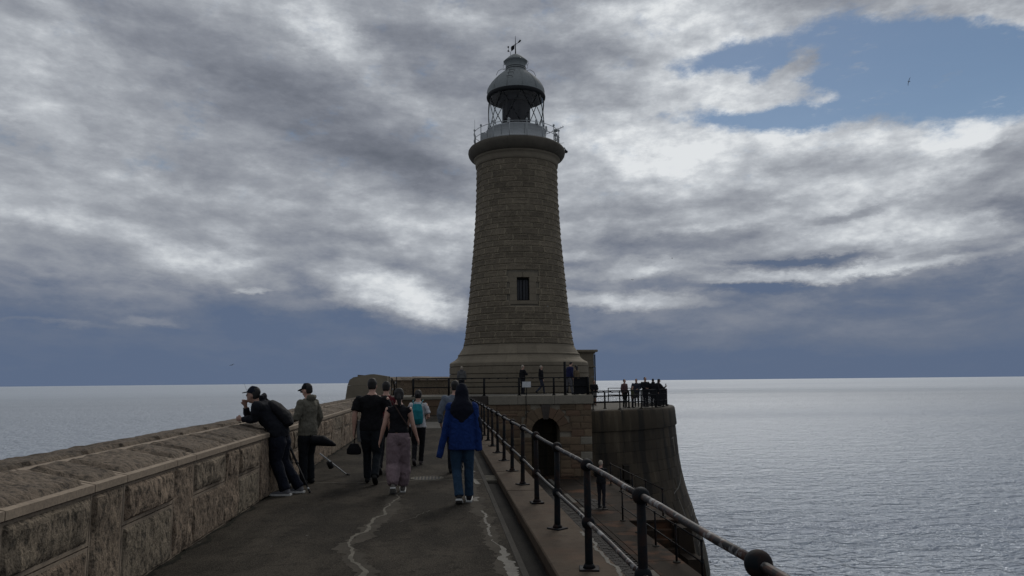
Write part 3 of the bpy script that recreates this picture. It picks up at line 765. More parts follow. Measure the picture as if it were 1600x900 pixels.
# limewashed pipe and debris line along the foot of the pier wall
MB().tube([(1.62, yy, QZ + .10 + .02 * math.sin(yy)) for yy in range(-4, 30, 2)], .055, 8).build('drain_pipe', M['slab'])
tag(bpy.data.objects['drain_pipe'], 'pale drain pipe lying along the foot of the promenade wall on the lower quay', 'pipe')
# stairs going down to the water
st = thing('quay_stairs', 'steep stone steps going down from the lower quay to the water', 'stairs', (0, 0, 0))
for i in range(24):
    ya = 27.3 - i * .30; za = QZ - .27 * (i + 1)
    MB().box(6.63, 8.15, ya - .33, ya + .01 + .6, za - .6, za, .015).build('step', M['quay'], st)
MB().box(6.62, 8.3, 10, 27.3, SEA_Z - 2, SEA_Z - .2).build('footing', M['quay'], st)
for i in range(8):
    MB().prism([(8.16, QZ - .1 - i * .85), (8.16, QZ - .9 - i * .85 - .35), (8.75 + .1 * i, QZ - .9 - i * .85 - .35), (8.62 + .08 * i, QZ - .1 - i * .85)], 27.3 - (i + 1) * .94, 27.29 - i * .94 + 3.2 if i == 0 else 27.29 - i * .94).build('side_stone', M['quay'], st)
def quay_rail(name, label, x, ys, zt=1.0):
    q = thing(name, label, 'railing', (x, ys[0], QZ + .035))
    y0 = ys[0]
    for yy in ys:
        p = MB().tube([(0, yy - y0, 0), (0, yy - y0, zt)], [.034, .026], 8).build('post', M['black_paint'], q)
        MB().tube([(0, yy - y0, 0), (0, yy - y0, .035)], [.11, .10], 10).build('base_plate', M['kerb_edge'], p)
        MB().sphere((0, yy - y0, zt), .045, 10, 6).build('ball_knob', M['black_paint'], p)
        MB().sphere((0, yy - y0, zt * .48), .048, 10, 6).build('ball_knob', M['black_paint'], p)
    for zz_ in (zt, zt * .48):
        MB().tube([(0, ys[0] - y0, zz_), (0, ys[-1] - y0, zz_)], .021, 8).build('rail', M['black_paint'], q)
quay_rail('stair_railing', 'iron railing between the lower quay and the top of the stairs', 6.4, [27.2, 25.05, 23.0, 20.95, 18.85])
quay_rail('quay_railing', 'iron railing on the outer edge of the lower quay beside the battered wall', 8.03, [36.4, 34.3, 32.2, 30.05, 27.75], 1.0)
# timber fender standing against the bastion
f = thing('timber_fender', 'dark upright timber fender post fixed to the battered bastion wall', 'post', (10.0, 41.75, 0))
for (dx, w, z0, z1) in ((0, .16, -5.2, -2.9), (.0, .30, -3.95, -3.65)): MB().box(dx - w, dx + w, -.5, -.12, z0, z1, .02).build('timber', M['wood'], f)

# ================================================================== landing block with the arched cellar
lb = thing('arched_substructure', 'weathered stone substructure with a dark arched doorway below the viewing deck', 'building', (0, 0, 0))
AX, AR, ASZ = 5.42, .75, -.95          # arch centre, radius, springing height
YF = 40.0
c = MB(); c.box(1.45, AX - AR - .02, YF + .05, 47.2, QZ - .3, .48); c.box(AX + AR + .02, 7.88, YF + .05, 47.2, QZ - .3, .48)
ns_ = 12
for i in range(ns_):
    x0 = AX - AR - .02 + (2 * AR + .04) * i / ns_; x1 = x0 + (2 * AR + .04) / ns_
    zt = ASZ + math.sqrt(max(0, (AR + .02) ** 2 - min(abs(x0 - AX), abs(x1 - AX)) ** 2))
    c.box(x0, x1, YF + .05, 46.6, zt, .48)
c.box(AX - AR, AX + AR, 46.6, 47.2, QZ - .3, .48); c.build('wall_core', M['mortar'], lb)
dd = MB(); dd.box(AX - .74, AX + .74, 46.4, 46.5, QZ, -.2); dd.build('dark_back_panel', M['black_iron'], lb)  # black panel added at the tunnel's end, standing in for its deep shade
rs = random.Random(11); zc = [QZ, -2.86, -2.42, -2.0, -1.62, -1.22, -.84, -.48, -.14, .16, .48]
def in_arch(x0, x1, z0, z1, rr):
    """clip a stone's x-range against the jambs and the voussoir ring"""
    zm = z0 if z0 > ASZ else z0
    def half(z): return rr[0] if z < ASZ else (math.sqrt(rr[1] ** 2 - (z - ASZ) ** 2) if z - ASZ < rr[1] else 0)
    return max(half(z0), half((z0 + z1) / 2), half(z1) if z1 < ASZ + rr[1] else 0)
def wstone(x0, x1, z0, z1, mt='quay_stone', nm='stone'):
    if x1 - x0 < .08: return
    pr = rs.uniform(.0, .035)
    b = .02
    G = rock_face(x0 + .007, x1 - .007, z0 + .007, z1 - .007, 0, 2, 2, .03, rs.random() * 50, .010, .012)
    rock_stone(lambda u, v, h: (u, YF - pr - h, v), G, .14 + pr).build(nm, M[mt], lb)
for r_, (z0, z1) in enumerate(zip(zc[:-1], zc[1:])):
    hw = in_arch(0, 0, z0, z1, (AR, 1.36))
    for (xa, xb) in (((1.50), AX - hw), (AX + hw, 7.88)):
        x = xa
        if xa > AX:      # quoins at the right corner, pale
            q = .42 if r_ % 2 else .62; wstone(xb - q, xb, z0, z1, 'pale_slab' if rs.random() < .45 else 'quay_stone'); xb -= q
        first = True
        while x < xb - .05:
            w = rs.uniform(.45, .95)
            if xb - (x + w) < .32: w = xb - x
            if w > .5 and z1 - z0 > .3 and rs.random() < .22:      # snecked pair
                zm = z0 + (z1 - z0) * rs.uniform(.4, .6); wstone(x, x + w, z0, zm); wstone(x, x + w, zm, z1)
            else: wstone(x, x + w, z0, z1)
            x += w
# voussoirs and keystone
nv_ = 9
for i in range(nv_):
    a0, a1 = math.pi * i / nv_, math.pi * (i + 1) / nv_
    if i == nv_ // 2: continue
    mmv = MB(); q = []
    ro = 1.38 if i % 2 == 0 else 1.28
    for (a, r) in ((a0 + .012, AR), ((a0 + a1) / 2, AR), (a1 - .012, AR), (a1 - .008, ro), ((a0 + a1) / 2, ro * 1.0), (a0 + .008, ro)):
        zz_ = ASZ + r * math.sin(a); q.append((AX + r * math.cos(a), zz_))
    mmv.prism(q[::-1], YF - .05 - rs.uniform(0, .02), YF + .4); mmv.build('arch_stone', M['quay_stone'], lb)
mmv = MB(); mmv.prism([(AX - .13, ASZ + .66), (AX + .13, ASZ + .66), (AX + .24, .47), (AX - .24, .47)], YF - .09, YF + .4); mmv.build('keystone', M['keystone'], lb)
for (xa, xb) in ((2.4, 3.95), (3.95, 5.9), (5.9, 7.98)):
    MB().box(xa + .005, xb - .005, YF - .09, YF + .7, .49, .945, .012).build('coping_slab', M['pale_slab'], lb)
MB().box(1.47, 2.39, YF - .02, YF + .7, .49, .94, .012).build('coping_slab', M['keystone'], lb)
# deck
m = MB(); m.box(-2.6, 7.93, YF + .60, 47.2, .4, .93); m.box(-4.2, 1.45, YF + .4, 47.2, -.3, .6)
m.box(-4.2, -2.6, YF + .6, 47.2, .4, .929); struct(m.build('viewing_deck', M['deck']))
lf = thing('deck_riser', 'low two course stone riser closing the end of the promenade below the deck', 'wall', (0, 0, 0))
for (xa, xb) in ((-2.7, -1.2), (-1.2, .2), (.2, 1.46)):
    MB().box(xa + .004, xb - .004, YF + .02, YF + .5, -.05, .44, .012).build('stone', M['quay_stone'], lf)
    MB().box(xa + .004, xb - .004, YF + .0, YF + .5, .446, .80, .012).build('stone', M['quay_stone'], lf)
    MB().box(xa + .004, xb - .004, YF - .06, YF + .62, .804, .95, .012).build('coping_slab', M['pale_slab'], lf)

# ================================================================== lighthouse
tw = thing('lighthouse', 'tall tapering stone lighthouse tower with a white domed lantern at the pier end', 'lighthouse', (TX, TY, 0))
tprof = [(4.05, 3.76), (4.6, 3.66), (5.3, 3.57), (6.5, 3.43), (7.5, 3.34), (8.6, 3.25), (10, 3.12), (11.5, 2.99), (13.5, 2.875), (15, 2.82), (16.72, 2.80)]
def tr(z):
    if z <= tprof[0][0]: return tprof[0][1]
    for (z0, r0), (z1, r1) in zip(tprof[:-1], tprof[1:]):
        if z <= z1: return r0 + (r1 - r0) * (z - z0) / (z1 - z0)
    return tprof[-1][1]
WZ0, WZ1, WHW = 6.90, 8.44, .41        # window opening
def ptw(a, r, z): return (r * math.sin(a), -r * math.cos(a), z)
# core, with the window opening left out
zs = sorted(set([4.05 + i * .4 for i in range(32)] + [16.72, WZ0, WZ1])); nA = 72
angs = [2 * math.pi * i / nA for i in range(nA)]; wa = WHW / (tr(7.7) - .05)
angs = sorted([a for a in angs if min(a, 2 * math.pi - a) > wa + .01] + [wa, 2 * math.pi - wa] ); n = len(angs)
mm = MB(); V = []; F = []
for z in zs:
    for a in angs: V.append(ptw(a, tr(z) - .05, z))
for j in range(len(zs) - 1):
    for i in range(n):
        i2 = (i + 1) % n
        if i2 == 0 and zs[j] >= WZ0 - 1e-6 and zs[j + 1] <= WZ1 + 1e-6: continue
        F.append((j * n + i, j * n + i2, (j + 1) * n + i2, (j + 1) * n + i))
mm.add(V, F, False); mm.build('wall_core', M['mortar'], tw)
# stones
NC = 31; ch = (16.60 - 4.12) / NC
CZ = [4.12 + ch * k + (0 if k in (0, NC) else rnd.uniform(-.035, .035)) for k in range(NC + 1)]
mats_t = M['tower']; restrock = []
def rockify(o, idx):
    o.data.materials.append(M['tower_rock'])
    for q in idx: o.data.polygons[q].material_index = 1
restt = MB(); nparts = 0
SZ0, SZ1, SHW = 6.66, 8.76, .97        # dressed surround
cam_phi = math.atan2(-TX, TY)
def tower_stone(a0, a1, z0, z1, seed):
    rm = tr((z0 + z1) / 2); mg = .045 / rm; gz = .008; ga = .006 / rm
    nu = 3; us = [a0 + ga, a0 + ga + mg] + [a0 + ga + mg + (a1 - a0 - 2 * ga - 2 * mg) * i / nu for i in range(1, nu)] + [a1 - ga - mg, a1 - ga]
    vs = [z0 + gz, z0 + gz + .035, (z0 + z1) / 2, z1 - gz - .045, z1 - gz]
    V = []
    for j, z in enumerate(vs):
        for i, a in enumerate(us):
            e = (i in (0, len(us) - 1)) or j in (0, 4)
            h = -.014 if e else .030 + .035 * mnoise.noise(Vector((a * 9 + seed, z * 5, seed))) + (.034 if j < 2 else 0)
            V.append(ptw(a, tr(z) + h, z))
    w = len(us); F = [(j * w + i, j * w + i + 1, (j + 1) * w + i + 1, (j + 1) * w + i) for j in range(4) for i in range(w - 1)]
    mm = MB().add(V, F); mm.rock = [j * (w - 1) + i for j in (1, 2) for i in range(1, w - 2)]
    return mm
for k in range(NC):
    z0, z1 = CZ[k], CZ[k + 1]; n = 18; off = (k % 2) * .5 + rnd.uniform(-.06, .06)
    cuts = [(i + off + (rnd.uniform(-.13, .13) if i else 0)) * 2 * math.pi / n - math.pi for i in range(n)]; cuts.append(cuts[0] + 2 * math.pi)
    for i in range(n):
        a0, a1 = cuts[i], cuts[i + 1]
        parts = [(a0, a1)]
        if z1 > SZ0 + .1 and z0 < SZ1 - .1:
            s = (SHW + (.12 if k % 2 else -.12)) / tr(z0)
            parts = []
            if a0 < -s: parts.append((a0, min(a1, -s)))
            if a1 > s: parts.append((max(a0, s), a1))
        for (p0, p1) in parts:
            if p1 - p0 < .06: continue
            mmt = tower_stone(p0, p1, z0, z1, rnd.random() * 90)
            am = (p0 + p1) / 2; dv = abs((am - cam_phi + math.pi) % (2 * math.pi) - math.pi)
            if dv < R(88) and nparts < 296: rockify(mmt.build('stone', mats_t, tw), mmt.rock); nparts += 1
            else: restrock += [len(restt.f) + q for q in mmt.rock]; restt.add(mmt.v, mmt.f)
rockify(stuff(restt.build('stonework', mats_t, tw)), restrock)
# dressed surround of the window
def flat_ring_stone(xa, xb, z0, z1, nm='surround_stone', pr=.0, mt='tower_smooth', parent=None, dep=.5):
    mm = MB(); V = []
    for z in (z0 + .004, z1 - .004):
        for i in range(4):
            x = xa + .004 + (xb - xa - .008) * i / 3; r = tr(z) + .012 + pr; V.append((x, -math.sqrt(r * r - x * x), z))
        for x in (xb - .004, xa + .004): V.append((x, -(tr(z) - dep), z))
    F = [(0, 1, 7, 6), (1, 2, 8, 7), (2, 3, 9, 8), (3, 4, 10, 9), (4, 5, 11, 10), (5, 0, 6, 11), (5, 4, 3, 2, 1, 0), (6, 7, 8, 9, 10, 11)]
    return mm.add(V, F).build(nm, M[mt], parent or tw)
lev = [SZ0 + .24, 7.33, 7.74, 8.13, 8.44]
for j, (z0, z1) in enumerate(zip(lev[:-1], lev[1:])):
    e = .12 if j % 2 else -.10
    flat_ring_stone(-SHW - e, -WHW, z0, z1); flat_ring_stone(WHW, SHW + e, z0, z1)
flat_ring_stone(-SHW, -.02, 8.44, SZ1); flat_ring_stone(.0, SHW, 8.44, SZ1)
flat_ring_stone(-SHW, SHW, SZ0 - .0, SZ0 + .235, 'window_sill', .02)
win = bpy.data.objects.new('window', MB().box(-WHW, WHW, -(tr(7.7) - .42), -(tr(7.7) - .5), WZ0, WZ1).mesh('window', M['shutter'])); link(win, tw)
yw = -(tr(7.7) - .42)
for x0 in (-WHW, -.03, WHW - .05): MB().box(x0, x0 + .06, yw - .05, yw, WZ0, WZ1 - .12).build('frame', M['black_iron'], win)
MB().box(-WHW, WHW, yw - .06, yw, WZ1 - .14, WZ1 - .02).build('frame', M['black_iron'], win)
MB().box(-WHW, WHW, yw - .06, yw, WZ0 + .0, WZ0 + .08).build('frame', M['black_iron'], win)
for x0 in (-.22, .19): MB().box(x0, x0 + .025, yw - .03, yw - .002, WZ0 + .08, WZ1 - .14).build('glazing_bar', M['black_iron'], win)
MB().sphere((1.62, -3.0, 6.55), .05, 8, 6).build('lamp', M['white_paint'], tw)
# dressed base courses
def ring_course(prof, n, off, nm='base_stone', mt='tower_smooth'):
    for i in range(n):
        a0, a1 = (i + off) * 2 * math.pi / n, (i + off + 1) * 2 * math.pi / n
        g = .004 / 4
        MB().lathe(prof, (0, 0), 5, a0 + g, a1 - g, smooth=(nm != 'base_stone')).build(nm, M[mt], tw)
MB().lathe([(4.62, 0), (4.62, 2.9), (3.9, 3.4), (3.68, 4.05), (3.6, 4.12)], (0, 0), 64).build('base_core', M['mortar'], tw)
def crs(r0, z0, r1, z1, c=.03): return [(r0 - .12, z0 + .02), (r0 - .03, z0 + .02), (r0, z0 + .02 + c), (r1, z1 - c * .3), (r1 - .01, z1 - .003), (r1 - .15, z1 - .003)]
ring_course(crs(4.74, .05, 4.74, .95), 20, .1); ring_course(crs(4.74, .95, 4.74, 1.62), 20, .6); ring_course(crs(4.74, 1.62, 4.74, 2.18, .04), 20, .2)
ring_course(crs(4.74, 2.18, 4.74, 2.66, .04), 20, .55)
ring_course([(4.5, 2.68), (4.70, 2.68), (4.73, 2.71), (4.73, 2.90), (4.66, 2.98), (4.40, 3.12), (4.22, 3.28), (4.16, 3.40), (3.9, 3.42)], 20, .1)
ring_course([(4.0, 3.425), (4.16, 3.425), (4.17, 3.50), (4.08, 3.56), (3.95, 3.78), (3.82, 3.98), (3.79, 4.10), (3.6, 4.11)], 20, .6)
MB().lathe([(2.7, 16.6), (2.82, 16.6), (2.9, 16.64), (2.92, 16.8), (2.90, 17.02), (2.96, 17.06), (3.04, 17.10), (3.05, 17.2), (2.9, 17.2)], (0, 0), 96).build('cornice_moulding', M['tower_smooth'], tw)
ring_course([(2.9, 17.20), (3.12, 17.20), (3.27, 17.30), (3.38, 17.46), (3.43, 17.66), (3.41, 17.82), (3.33, 17.95), (3.2, 18.03), (2.9, 18.05), (0.5, 18.05)], 16, .3, 'cornice_stone', 'cornice')

# gallery railing: white posts, two rails
gr = thing('gallery_railing', 'white curved safety railing round the gallery below the lantern', 'railing', (TX, TY, 18.05))
RG = 3.02
npst = 16
for i in range(npst):
    a = (i + .35) * 2 * math.pi / npst; x, y = RG * math.sin(a), -RG * math.cos(a)
    p = MB().tube([(x, y, 0), (x, y, 1.12)], .028, 8).build('post', M['white_paint'], gr)
    MB().sphere((x, y, 1.16), .075, 8, 6, (1, 1, 1.25)).build('finial', M['white_paint'], p)
for zz_ in (1.05, .55, .08):
    MB().tube([(RG * math.sin(2 * math.pi * i / 64), -RG * math.cos(2 * math.pi * i / 64), zz_) for i in range(64)], .02 if zz_ > .1 else .014, 6, closed=True).build('rail', M['white_paint'], gr)

# lantern room
MB().lathe([(2.28, 18.05), (2.28, 18.4), (2.16, 18.44), (2.10, 18.55), (2.10, 19.20), (2.14, 19.24), (2.14, 19.30), (1.9, 19.32)], (0, 0), 64).build('lantern_base', M['white_paint'], tw)
for a in range(0, 360, 45):
    MB().box(-.012, .012, -2.125, -2.09, 18.5, 19.2).build('panel_joint', M['lead_grey'], tw).rotation_euler = (0, 0, R(a + 10))
mm = MB(); mm.box(-2.6, -2.15, -1.1, -.6, 18.1, 18.85, .04); mm.build('locker', M['white_paint'], tw)
for a in (-20, 35, 80, 150, 220, 290):
    x, y = 2.12 * math.sin(R(a)), -2.12 * math.cos(R(a))
    MB().lathe([(.11, 19.28), (.09, 19.45), (.05, 19.52), (.09, 19.58), (.02, 19.68)], (x, y), 10).build('vent_cowl', M['white_paint'], tw)
LZ0, LZ1, LR = 19.28, 21.75, 1.98
NP = 12
for i in range(NP):
    g = MB(); g.lathe([(LR - .02, LZ0), (LR - .02, LZ1)], (0, 0), 4, 2 * math.pi * i / NP + .004, 2 * math.pi * (i + 1) / NP - .004); g.build('pane', M['glass'], tw)
for sgn in (1, -1):
    for i in range(9):
        a0 = 2 * math.pi * (i + .15) / 9; pts = []
        for j in range(9):
            t = j / 8; a = a0 + sgn * t * 2 * math.pi / 9 * 1.0; pts.append(ptw(a, LR, LZ0 + (LZ1 - LZ0) * t))
        MB().tube(pts, .028, 6).build('astragal', M['dark_rim'], tw)
MB().lathe([(.02, 19.3), (.96, 19.3), (1.0, 19.5), (1.0, 21.6), (.9, 21.9)], (0, 0), 40).build('lens', M['lens'], tw)
MB().lathe([(1.22, 21.30), (1.28, 21.33), (1.28, 21.8), (1.1, 21.9)], (0, 0), 40).build('lantern_blind', M['blind'], tw)
for a in (-35, 140): MB().tube([ptw(R(a), 1.3, 19.3), ptw(R(a), 1.3, 21.7)], .03, 6).build('lantern_stanchion', M['dark_rim'], tw)
MB().lathe([(1.4, 21.9), (1.93, 21.72), (2.02, 21.68), (2.09, 21.72), (2.11, 21.86), (2.07, 21.96)], (0, 0), 64).build('gutter_rim', M['dark_rim'], tw)
MB().lathe([(2.07, 21.96), (2.06, 22.1), (2.03, 22.35), (1.90, 22.62), (1.70, 22.92), (1.45, 23.2), (1.15, 23.48), (.86, 23.66), (.76, 23.72), (.76, 23.8)], (0, 0), 64).build('dome', M['lead_grey'], tw)
for a in range(0, 360, 30):
    pts = [ptw(R(a + 7), r + .006, z) for r, z in ((2.11, 22.0), (2.03, 22.35), (1.90, 22.62), (1.70, 22.92), (1.45, 23.2), (1.15, 23.48), (.86, 23.66))]
    MB().tube(pts, .014, 5).build('dome_seam', M['lead_grey'], tw)
MB().lathe([(.80, 23.70), (.80, 23.78), (.76, 23.80), (.72, 23.82), (.72, 24.45), (.84, 24.47), (.86, 24.52), (.80, 24.58), (.55, 24.82), (.34, 24.98), (.20, 25.05), (.0, 25.08)], (0, 0), 32).build('ventilator', M['lead_grey'], tw)
for zz_ in (23.86, 23.99): MB().lathe([(.73, zz_), (.75, zz_ + .02), (.73, zz_ + .04)], (0, 0), 32).build('ventilator_band', M['dark_rim'], tw)
for a in range(0, 360, 45):
    MB().tube([ptw(R(a + 20), .84, 24.50), ptw(R(a + 20), .95, 24.42), ptw(R(a + 20), .95, 24.22), ptw(R(a + 20), .84, 24.12)], .016, 5).build('hand_hold', M['lead_grey'], tw)
for s in (-1, 1): MB().tube([(s * .75, -.2, 23.8), (s * 1.0, -.2, 23.88), (s * 1.28, -.2, 23.72), (s * 1.42, -.2, 23.4)], .018, 6).build('hand_rail', M['lead_grey'], tw)
for j, (r, z) in enumerate(((1.88, 22.64), (1.64, 22.99), (1.35, 23.3))):
    a = R(-24); a2 = R(-24 + 18 * (1.9 / r) * .6); p, q = ptw(a, r, z), ptw(a2, r, z)
    p2, q2 = ptw(a, r + .12, z + .05), ptw(a2, r + .12, z + .05)
    MB().tube([p, p2, q2, q], .016, 5).build('dome_step', M['dark_rim'], tw)
# wind vane on the top
wv = thing('wind_vane', 'small dark wind vane and cup anemometer on the top of the dome', 'wind vane', (TX, TY, 25.05))
MB().tube([(0, 0, 0), (0, 0, .85), (0, 0, 1.45)], [.05, .03, .012], 6).build('mast', M['black_iron'], wv)
MB().tube([(-.30, 0, .62), (.0, 0, .78), (.30, 0, 1.02)], [.02, .02, .02], 6).build('arm', M['black_iron'], wv)
MB().tube([(.22, 0, .95), (.37, 0, 1.12)], [.05, .07], 8).build('counterweight', M['black_iron'], wv)
MB().add([(-.05, -.01, .80), (-.34, -.01, .55), (-.30, -.01, .25), (-.08, -.01, .45), (-.05, .01, .80), (-.34, .01, .55), (-.30, .01, .25), (-.08, .01, .45)], [(0, 1, 2, 3), (7, 6, 5, 4), (0, 4, 5, 1), (1, 5, 6, 2), (2, 6, 7, 3), (3, 7, 4, 0)]).build('tail_fin', M['black_iron'], wv)
MB().tube([(-.36, 0, -.12), (-.36, 0, .22), (-.50, 0, .25), (-.52, 0, .62)], .016, 6).build('bracket', M['black_iron'], wv)
for z in (.28, .58): MB().sphere((-.52, 0, z), .065, 8, 6).build('cup', M['black_iron'], wv)
# aerials and camera on the right side of the gallery
ar = thing('aerial_mast', 'pale mast with a yagi aerial and lamps on the right of the gallery railing', 'aerial', (TX + 2.86, TY + .5, 18.0))
MB().tube([(0, 0, 0), (0, 0, 1.75)], .05, 8).build('mast', M['white_paint'], ar); MB().tube([(.22, 0, .1), (.22, 0, 1.1)], .06, 8).build('mast', M['white_paint'], ar)
MB().tube([(-.75, 0, 1.32), (.62, 0, 1.95)], .02, 6).build('boom', M['black_iron'], ar)
for t in (.05, .25, .42, .7, .85, .97):
    x, z = -.75 + 1.37 * t, 1.32 + .63 * t; MB().tube([(x, -.1, z - .13), (x, .1, z + .13)], .010, 5).build('element', M['black_iron'], ar)
for z in (1.30, 1.62): MB().tube([(-.1, 0, z), (.16, 0, z + .03)], [.09, .12], 8).build('lamp', M['lead_grey'], ar)
MB().tube([(.05, 0, .9), (.3, 0, 1.15), (.22, 0, 1.2)], .05, 6).build('bracket', M['white_paint'], ar); MB().tube([(.2, 0, .68), (.66, 0, .74)], .013, 5).build('whip', M['black_iron'], ar)
cm = thing('security_camera', 'small dome camera on a bent arm sticking out beyond the gallery on the right', 'camera', (TX + 3.1, TY + .3, 18.0))
MB().tube([(.0, 0, .25), (.38, 0, .30), (.48, 0, .12)], .05, 8).build('arm', M['white_paint'], cm); MB().sphere((.48, 0, .02), .15, 10, 8, (1, 1, .75)).build('housing', M['dark_rim'], cm)
wa_ = thing('whip_aerial', 'thin white whip aerial standing at the left end of the gallery railing', 'aerial', (TX - 2.95, TY - .2, 18.0))
MB().tube([(0, 0, 0), (0, 0, .9), (0, 0, 1.0)], [.05, .06, .02], 8).build('socket', M['white_paint'], wa_); MB().tube([(-.02, 0, 1.0), (-.02, 0, 2.05)], .012, 5).build('whip', M['white_paint'], wa_)
# entrance porch on the right
po = thing('tower_porch', 'small square stone entrance porch with a moulded cornice on the right of the tower foot', 'porch', (0, 0, 0))
zc2 = [.05, .75, 1.35, 1.95, 2.55, 3.1, 3.55]
for i, (z0, z1) in enumerate(zip(zc2[:-1], zc2[1:])):
    MB().box(8.6, 10.42, 51.6, 53.6, z0 + .004, z1 - .004, .012).build('stone', M['tower_smooth'], po)
MB().box(8.5, 10.50, 51.52, 53.7, 3.55, 3.66, .02).build('cornice', M['tower_smooth'], po); MB().box(8.4, 10.66, 51.36, 53.8, 3.66, 3.82, .03).build('cornice', M['tower_smooth'], po)
MB().box(8.5, 10.5, 51.5, 53.7, 2.62, 2.70, .02).build('string_course', M['tower_smooth'], po)
MB().tube([(10.47, 51.56, .05), (10.47, 51.56, 3.5)], .045, 8).build('downpipe', M['black_iron'], po)

# ================================================================== promenade railing
RX = 1.25
rl = thing('promenade_railing', 'black iron ball railing with a worn rusty hand rail beside the gutter of the promenade', 'railing', (RX, 0, .1))
ph = MB().tube([(0, 0, 0), (0, 0, .10), (0, 0, .47), (0, 0, .875)], [.036, .034, .031, .029], 16).mesh('post', M['black_paint'])
pb = MB().box(-.085, .085, -.085, .085, 0, .018, .005).tube([(0, 0, .018), (0, 0, .05)], [.055, .040], 14).mesh('base_plate', M['black_paint'])
bk = MB().sphere((0, 0, .875), .056, 20, 14).mesh('ball_knob', M['black_paint'])
mk = MB().sphere((0, 0, .39), .052, 18, 12, (1, 1.1, 1.15)).mesh('ball_knob', M['black_paint'])
bolt = MB().tube([(0, 0, .018), (0, 0, .032)], .012, 6).mesh('bolt', M['rail'])
yy = 1.2; POSTS = []
while yy < 38.6: POSTS.append(yy); yy += 1.80
for i, yy in enumerate(POSTS):
    p = inst('post', ph, rl, (0, yy, 0)); p.rotation_euler = (R(rnd.uniform(-.7, .7)), R(rnd.uniform(-.8, .8)), R(rnd.uniform(0, 90)))
    inst('base_plate', pb, p); inst('ball_knob', bk, p); inst('ball_knob', mk, p)
for z, r in ((.875, .021), (.39, .0185)):
    for a, b in zip(POSTS[:-1], POSTS[1:]):
        n = 4; pts = [(math.sin(a + i) * .002, a + (b - a) * i / n, z + .004 * math.sin(i * 1.3 + a) * (0 if i in (0, n) else 1)) for i in range(n + 1)]
        MB().tube(pts, r, 12).build('rail', M['rail'], rl)

# ================================================================== deck fence and terrace fence
def fence(name, label, pts, h, rails, posts_at, mt='black_iron', z=0.95, brackets=True, pr=.055):
    f = thing(name, label, 'fence', (pts[0][0], pts[0][1], z)); o = Vector(pts[0])
    P = [Vector(p) - o for p in pts]
    for a, b in zip(P[:-1], P[1:]):
        L = (b - a).length; n = max(1, round(L / posts_at)); d = (b - a).normalized()
        for i in range(n + 1):
            if i == n and b is not P[-1]: continue
            q = a + d * (L * i / n)
            p = MB().tube([(q.x, q.y, 0), (q.x, q.y, h)], pr, 8).build('post', M[mt], f)
            MB().tube([(q.x, q.y, 0), (q.x, q.y, .04)], .10, 8).build('base_plate', M[mt], p)
        for z_ in rails:
            MB().tube([(a.x, a.y, z_), (b.x, b.y, z_)], .030, 6).build('rail', M[mt], f)
            m_ = max(1, int(L / .46))
            if brackets and z_ == rails[0]:
                for i in range(m_):
                    if i % 4 == 3: continue
                    q = a + d * (L * (i + .6) / m_); MB().box(q.x - .05, q.x + .05, q.y - .035, q.y + .035, z_ - .05, z_ - .01).build('bracket', M[mt], f)
            if brackets and z_ == rails[1]:
                for i in range(m_):
                    if i % 3 == 0: continue
                    q = a + d * (L * (i + .3) / m_); MB().box(q.x - .05, q.x + .05, q.y - .035, q.y + .035, z_ - .012, z_ + .03).build('bracket', M[mt], f)
    return f
fence('deck_fence', 'black two rail fence along the front edge of the deck below the lighthouse', [(-1.52, 40.25), (7.78, 40.25), (7.78, 47.0)], .93, (.93, .47), 1.86)
MB().tube([(6.52, 40.2, .5), (6.52, 40.2, 2.72)], .07, 10).build('tall_post', M['black_iron']); tag(bpy.data.objects['tall_post'], 'thick dark post rising above the deck fence left of the couple', 'post')
gt = thing('deck_gate', 'dark solid gate panel at the right end of the deck fence before the couple', 'gate', (7.0, 40.3, .95))
MB().box(.05, .70, -.02, .0, .06, .88).build('panel', M['black_iron'], gt)
for x0 in (0.0, .70): MB().box(x0, x0 + .05, -.03, .02, 0, .95).build('stile', M['black_iron'], gt)
# perimeter fence of the terrace
RF = 9.88
def rim(a): return (TX + RF * math.sin(R(a)), TY - RF * math.cos(R(a)))
tf = fence('terrace_fence', 'black iron fence with wire mesh round the rim of the bastion terrace', [rim(a) for a in (19, 30, 41, 52, 60, 68)], 1.08, (1.06, .78, .40), 1.9, z=.05, pr=.035)
tf2 = fence('terrace_fence', 'iron fence on the far right rim of the bastion behind the group of visitors', [rim(a) for a in (68, 78, 88, 100, 115, 130)], 1.08, (1.06, .55), 1.9, z=.05, pr=.035, brackets=False)
tfo = Vector((rim(19)[0], rim(19)[1], 0))
def meshpanel(a, b, z0, z1, parent, o, step=.07, r=.0045, name='mesh_panel'):
    a, b = Vector(a), Vector(b); L = (b - a).length; d = (b - a).normalized(); mm = MB(); H = z1 - z0
    n = int((L + H) / step)
    for i in range(n):
        s = i * step
        for sg in (0, 1):
            u0, v0 = (s, 0) if s < L else (L, s - L); u1, v1 = (s - H, H) if s - H > 0 else (0, s)
            if v0 > H or v1 > H + 1e-6: continue
            if sg: u0, u1 = L - u0, L - u1
            p, q = a + d * u0, a + d * u1
            mm.tube([(p.x - o.x, p.y - o.y, z0 + v0), (q.x - o.x, q.y - o.y, z0 + v1)], r, 3, cap=False, smooth=False)
    return stuff(mm.build(name, M['black_iron'], parent))
for a, b in ((19, 30), (30, 41)): meshpanel(rim(a), rim(b), .42, .78, tf, tfo)
for a, b in ((41, 52), (52, 60), (60, 68)): meshpanel(rim(a), rim(b), .08, 1.05, tf, tfo, .07, .012)
# second fence further in
f3 = fence('inner_fence', 'second black rail fence crossing the terrace to the right of the deck corner', [(8.0, 44.0), (11.2, 45.2)], .98, (.96, .72, .40), 1.7, z=.05, pr=.05)
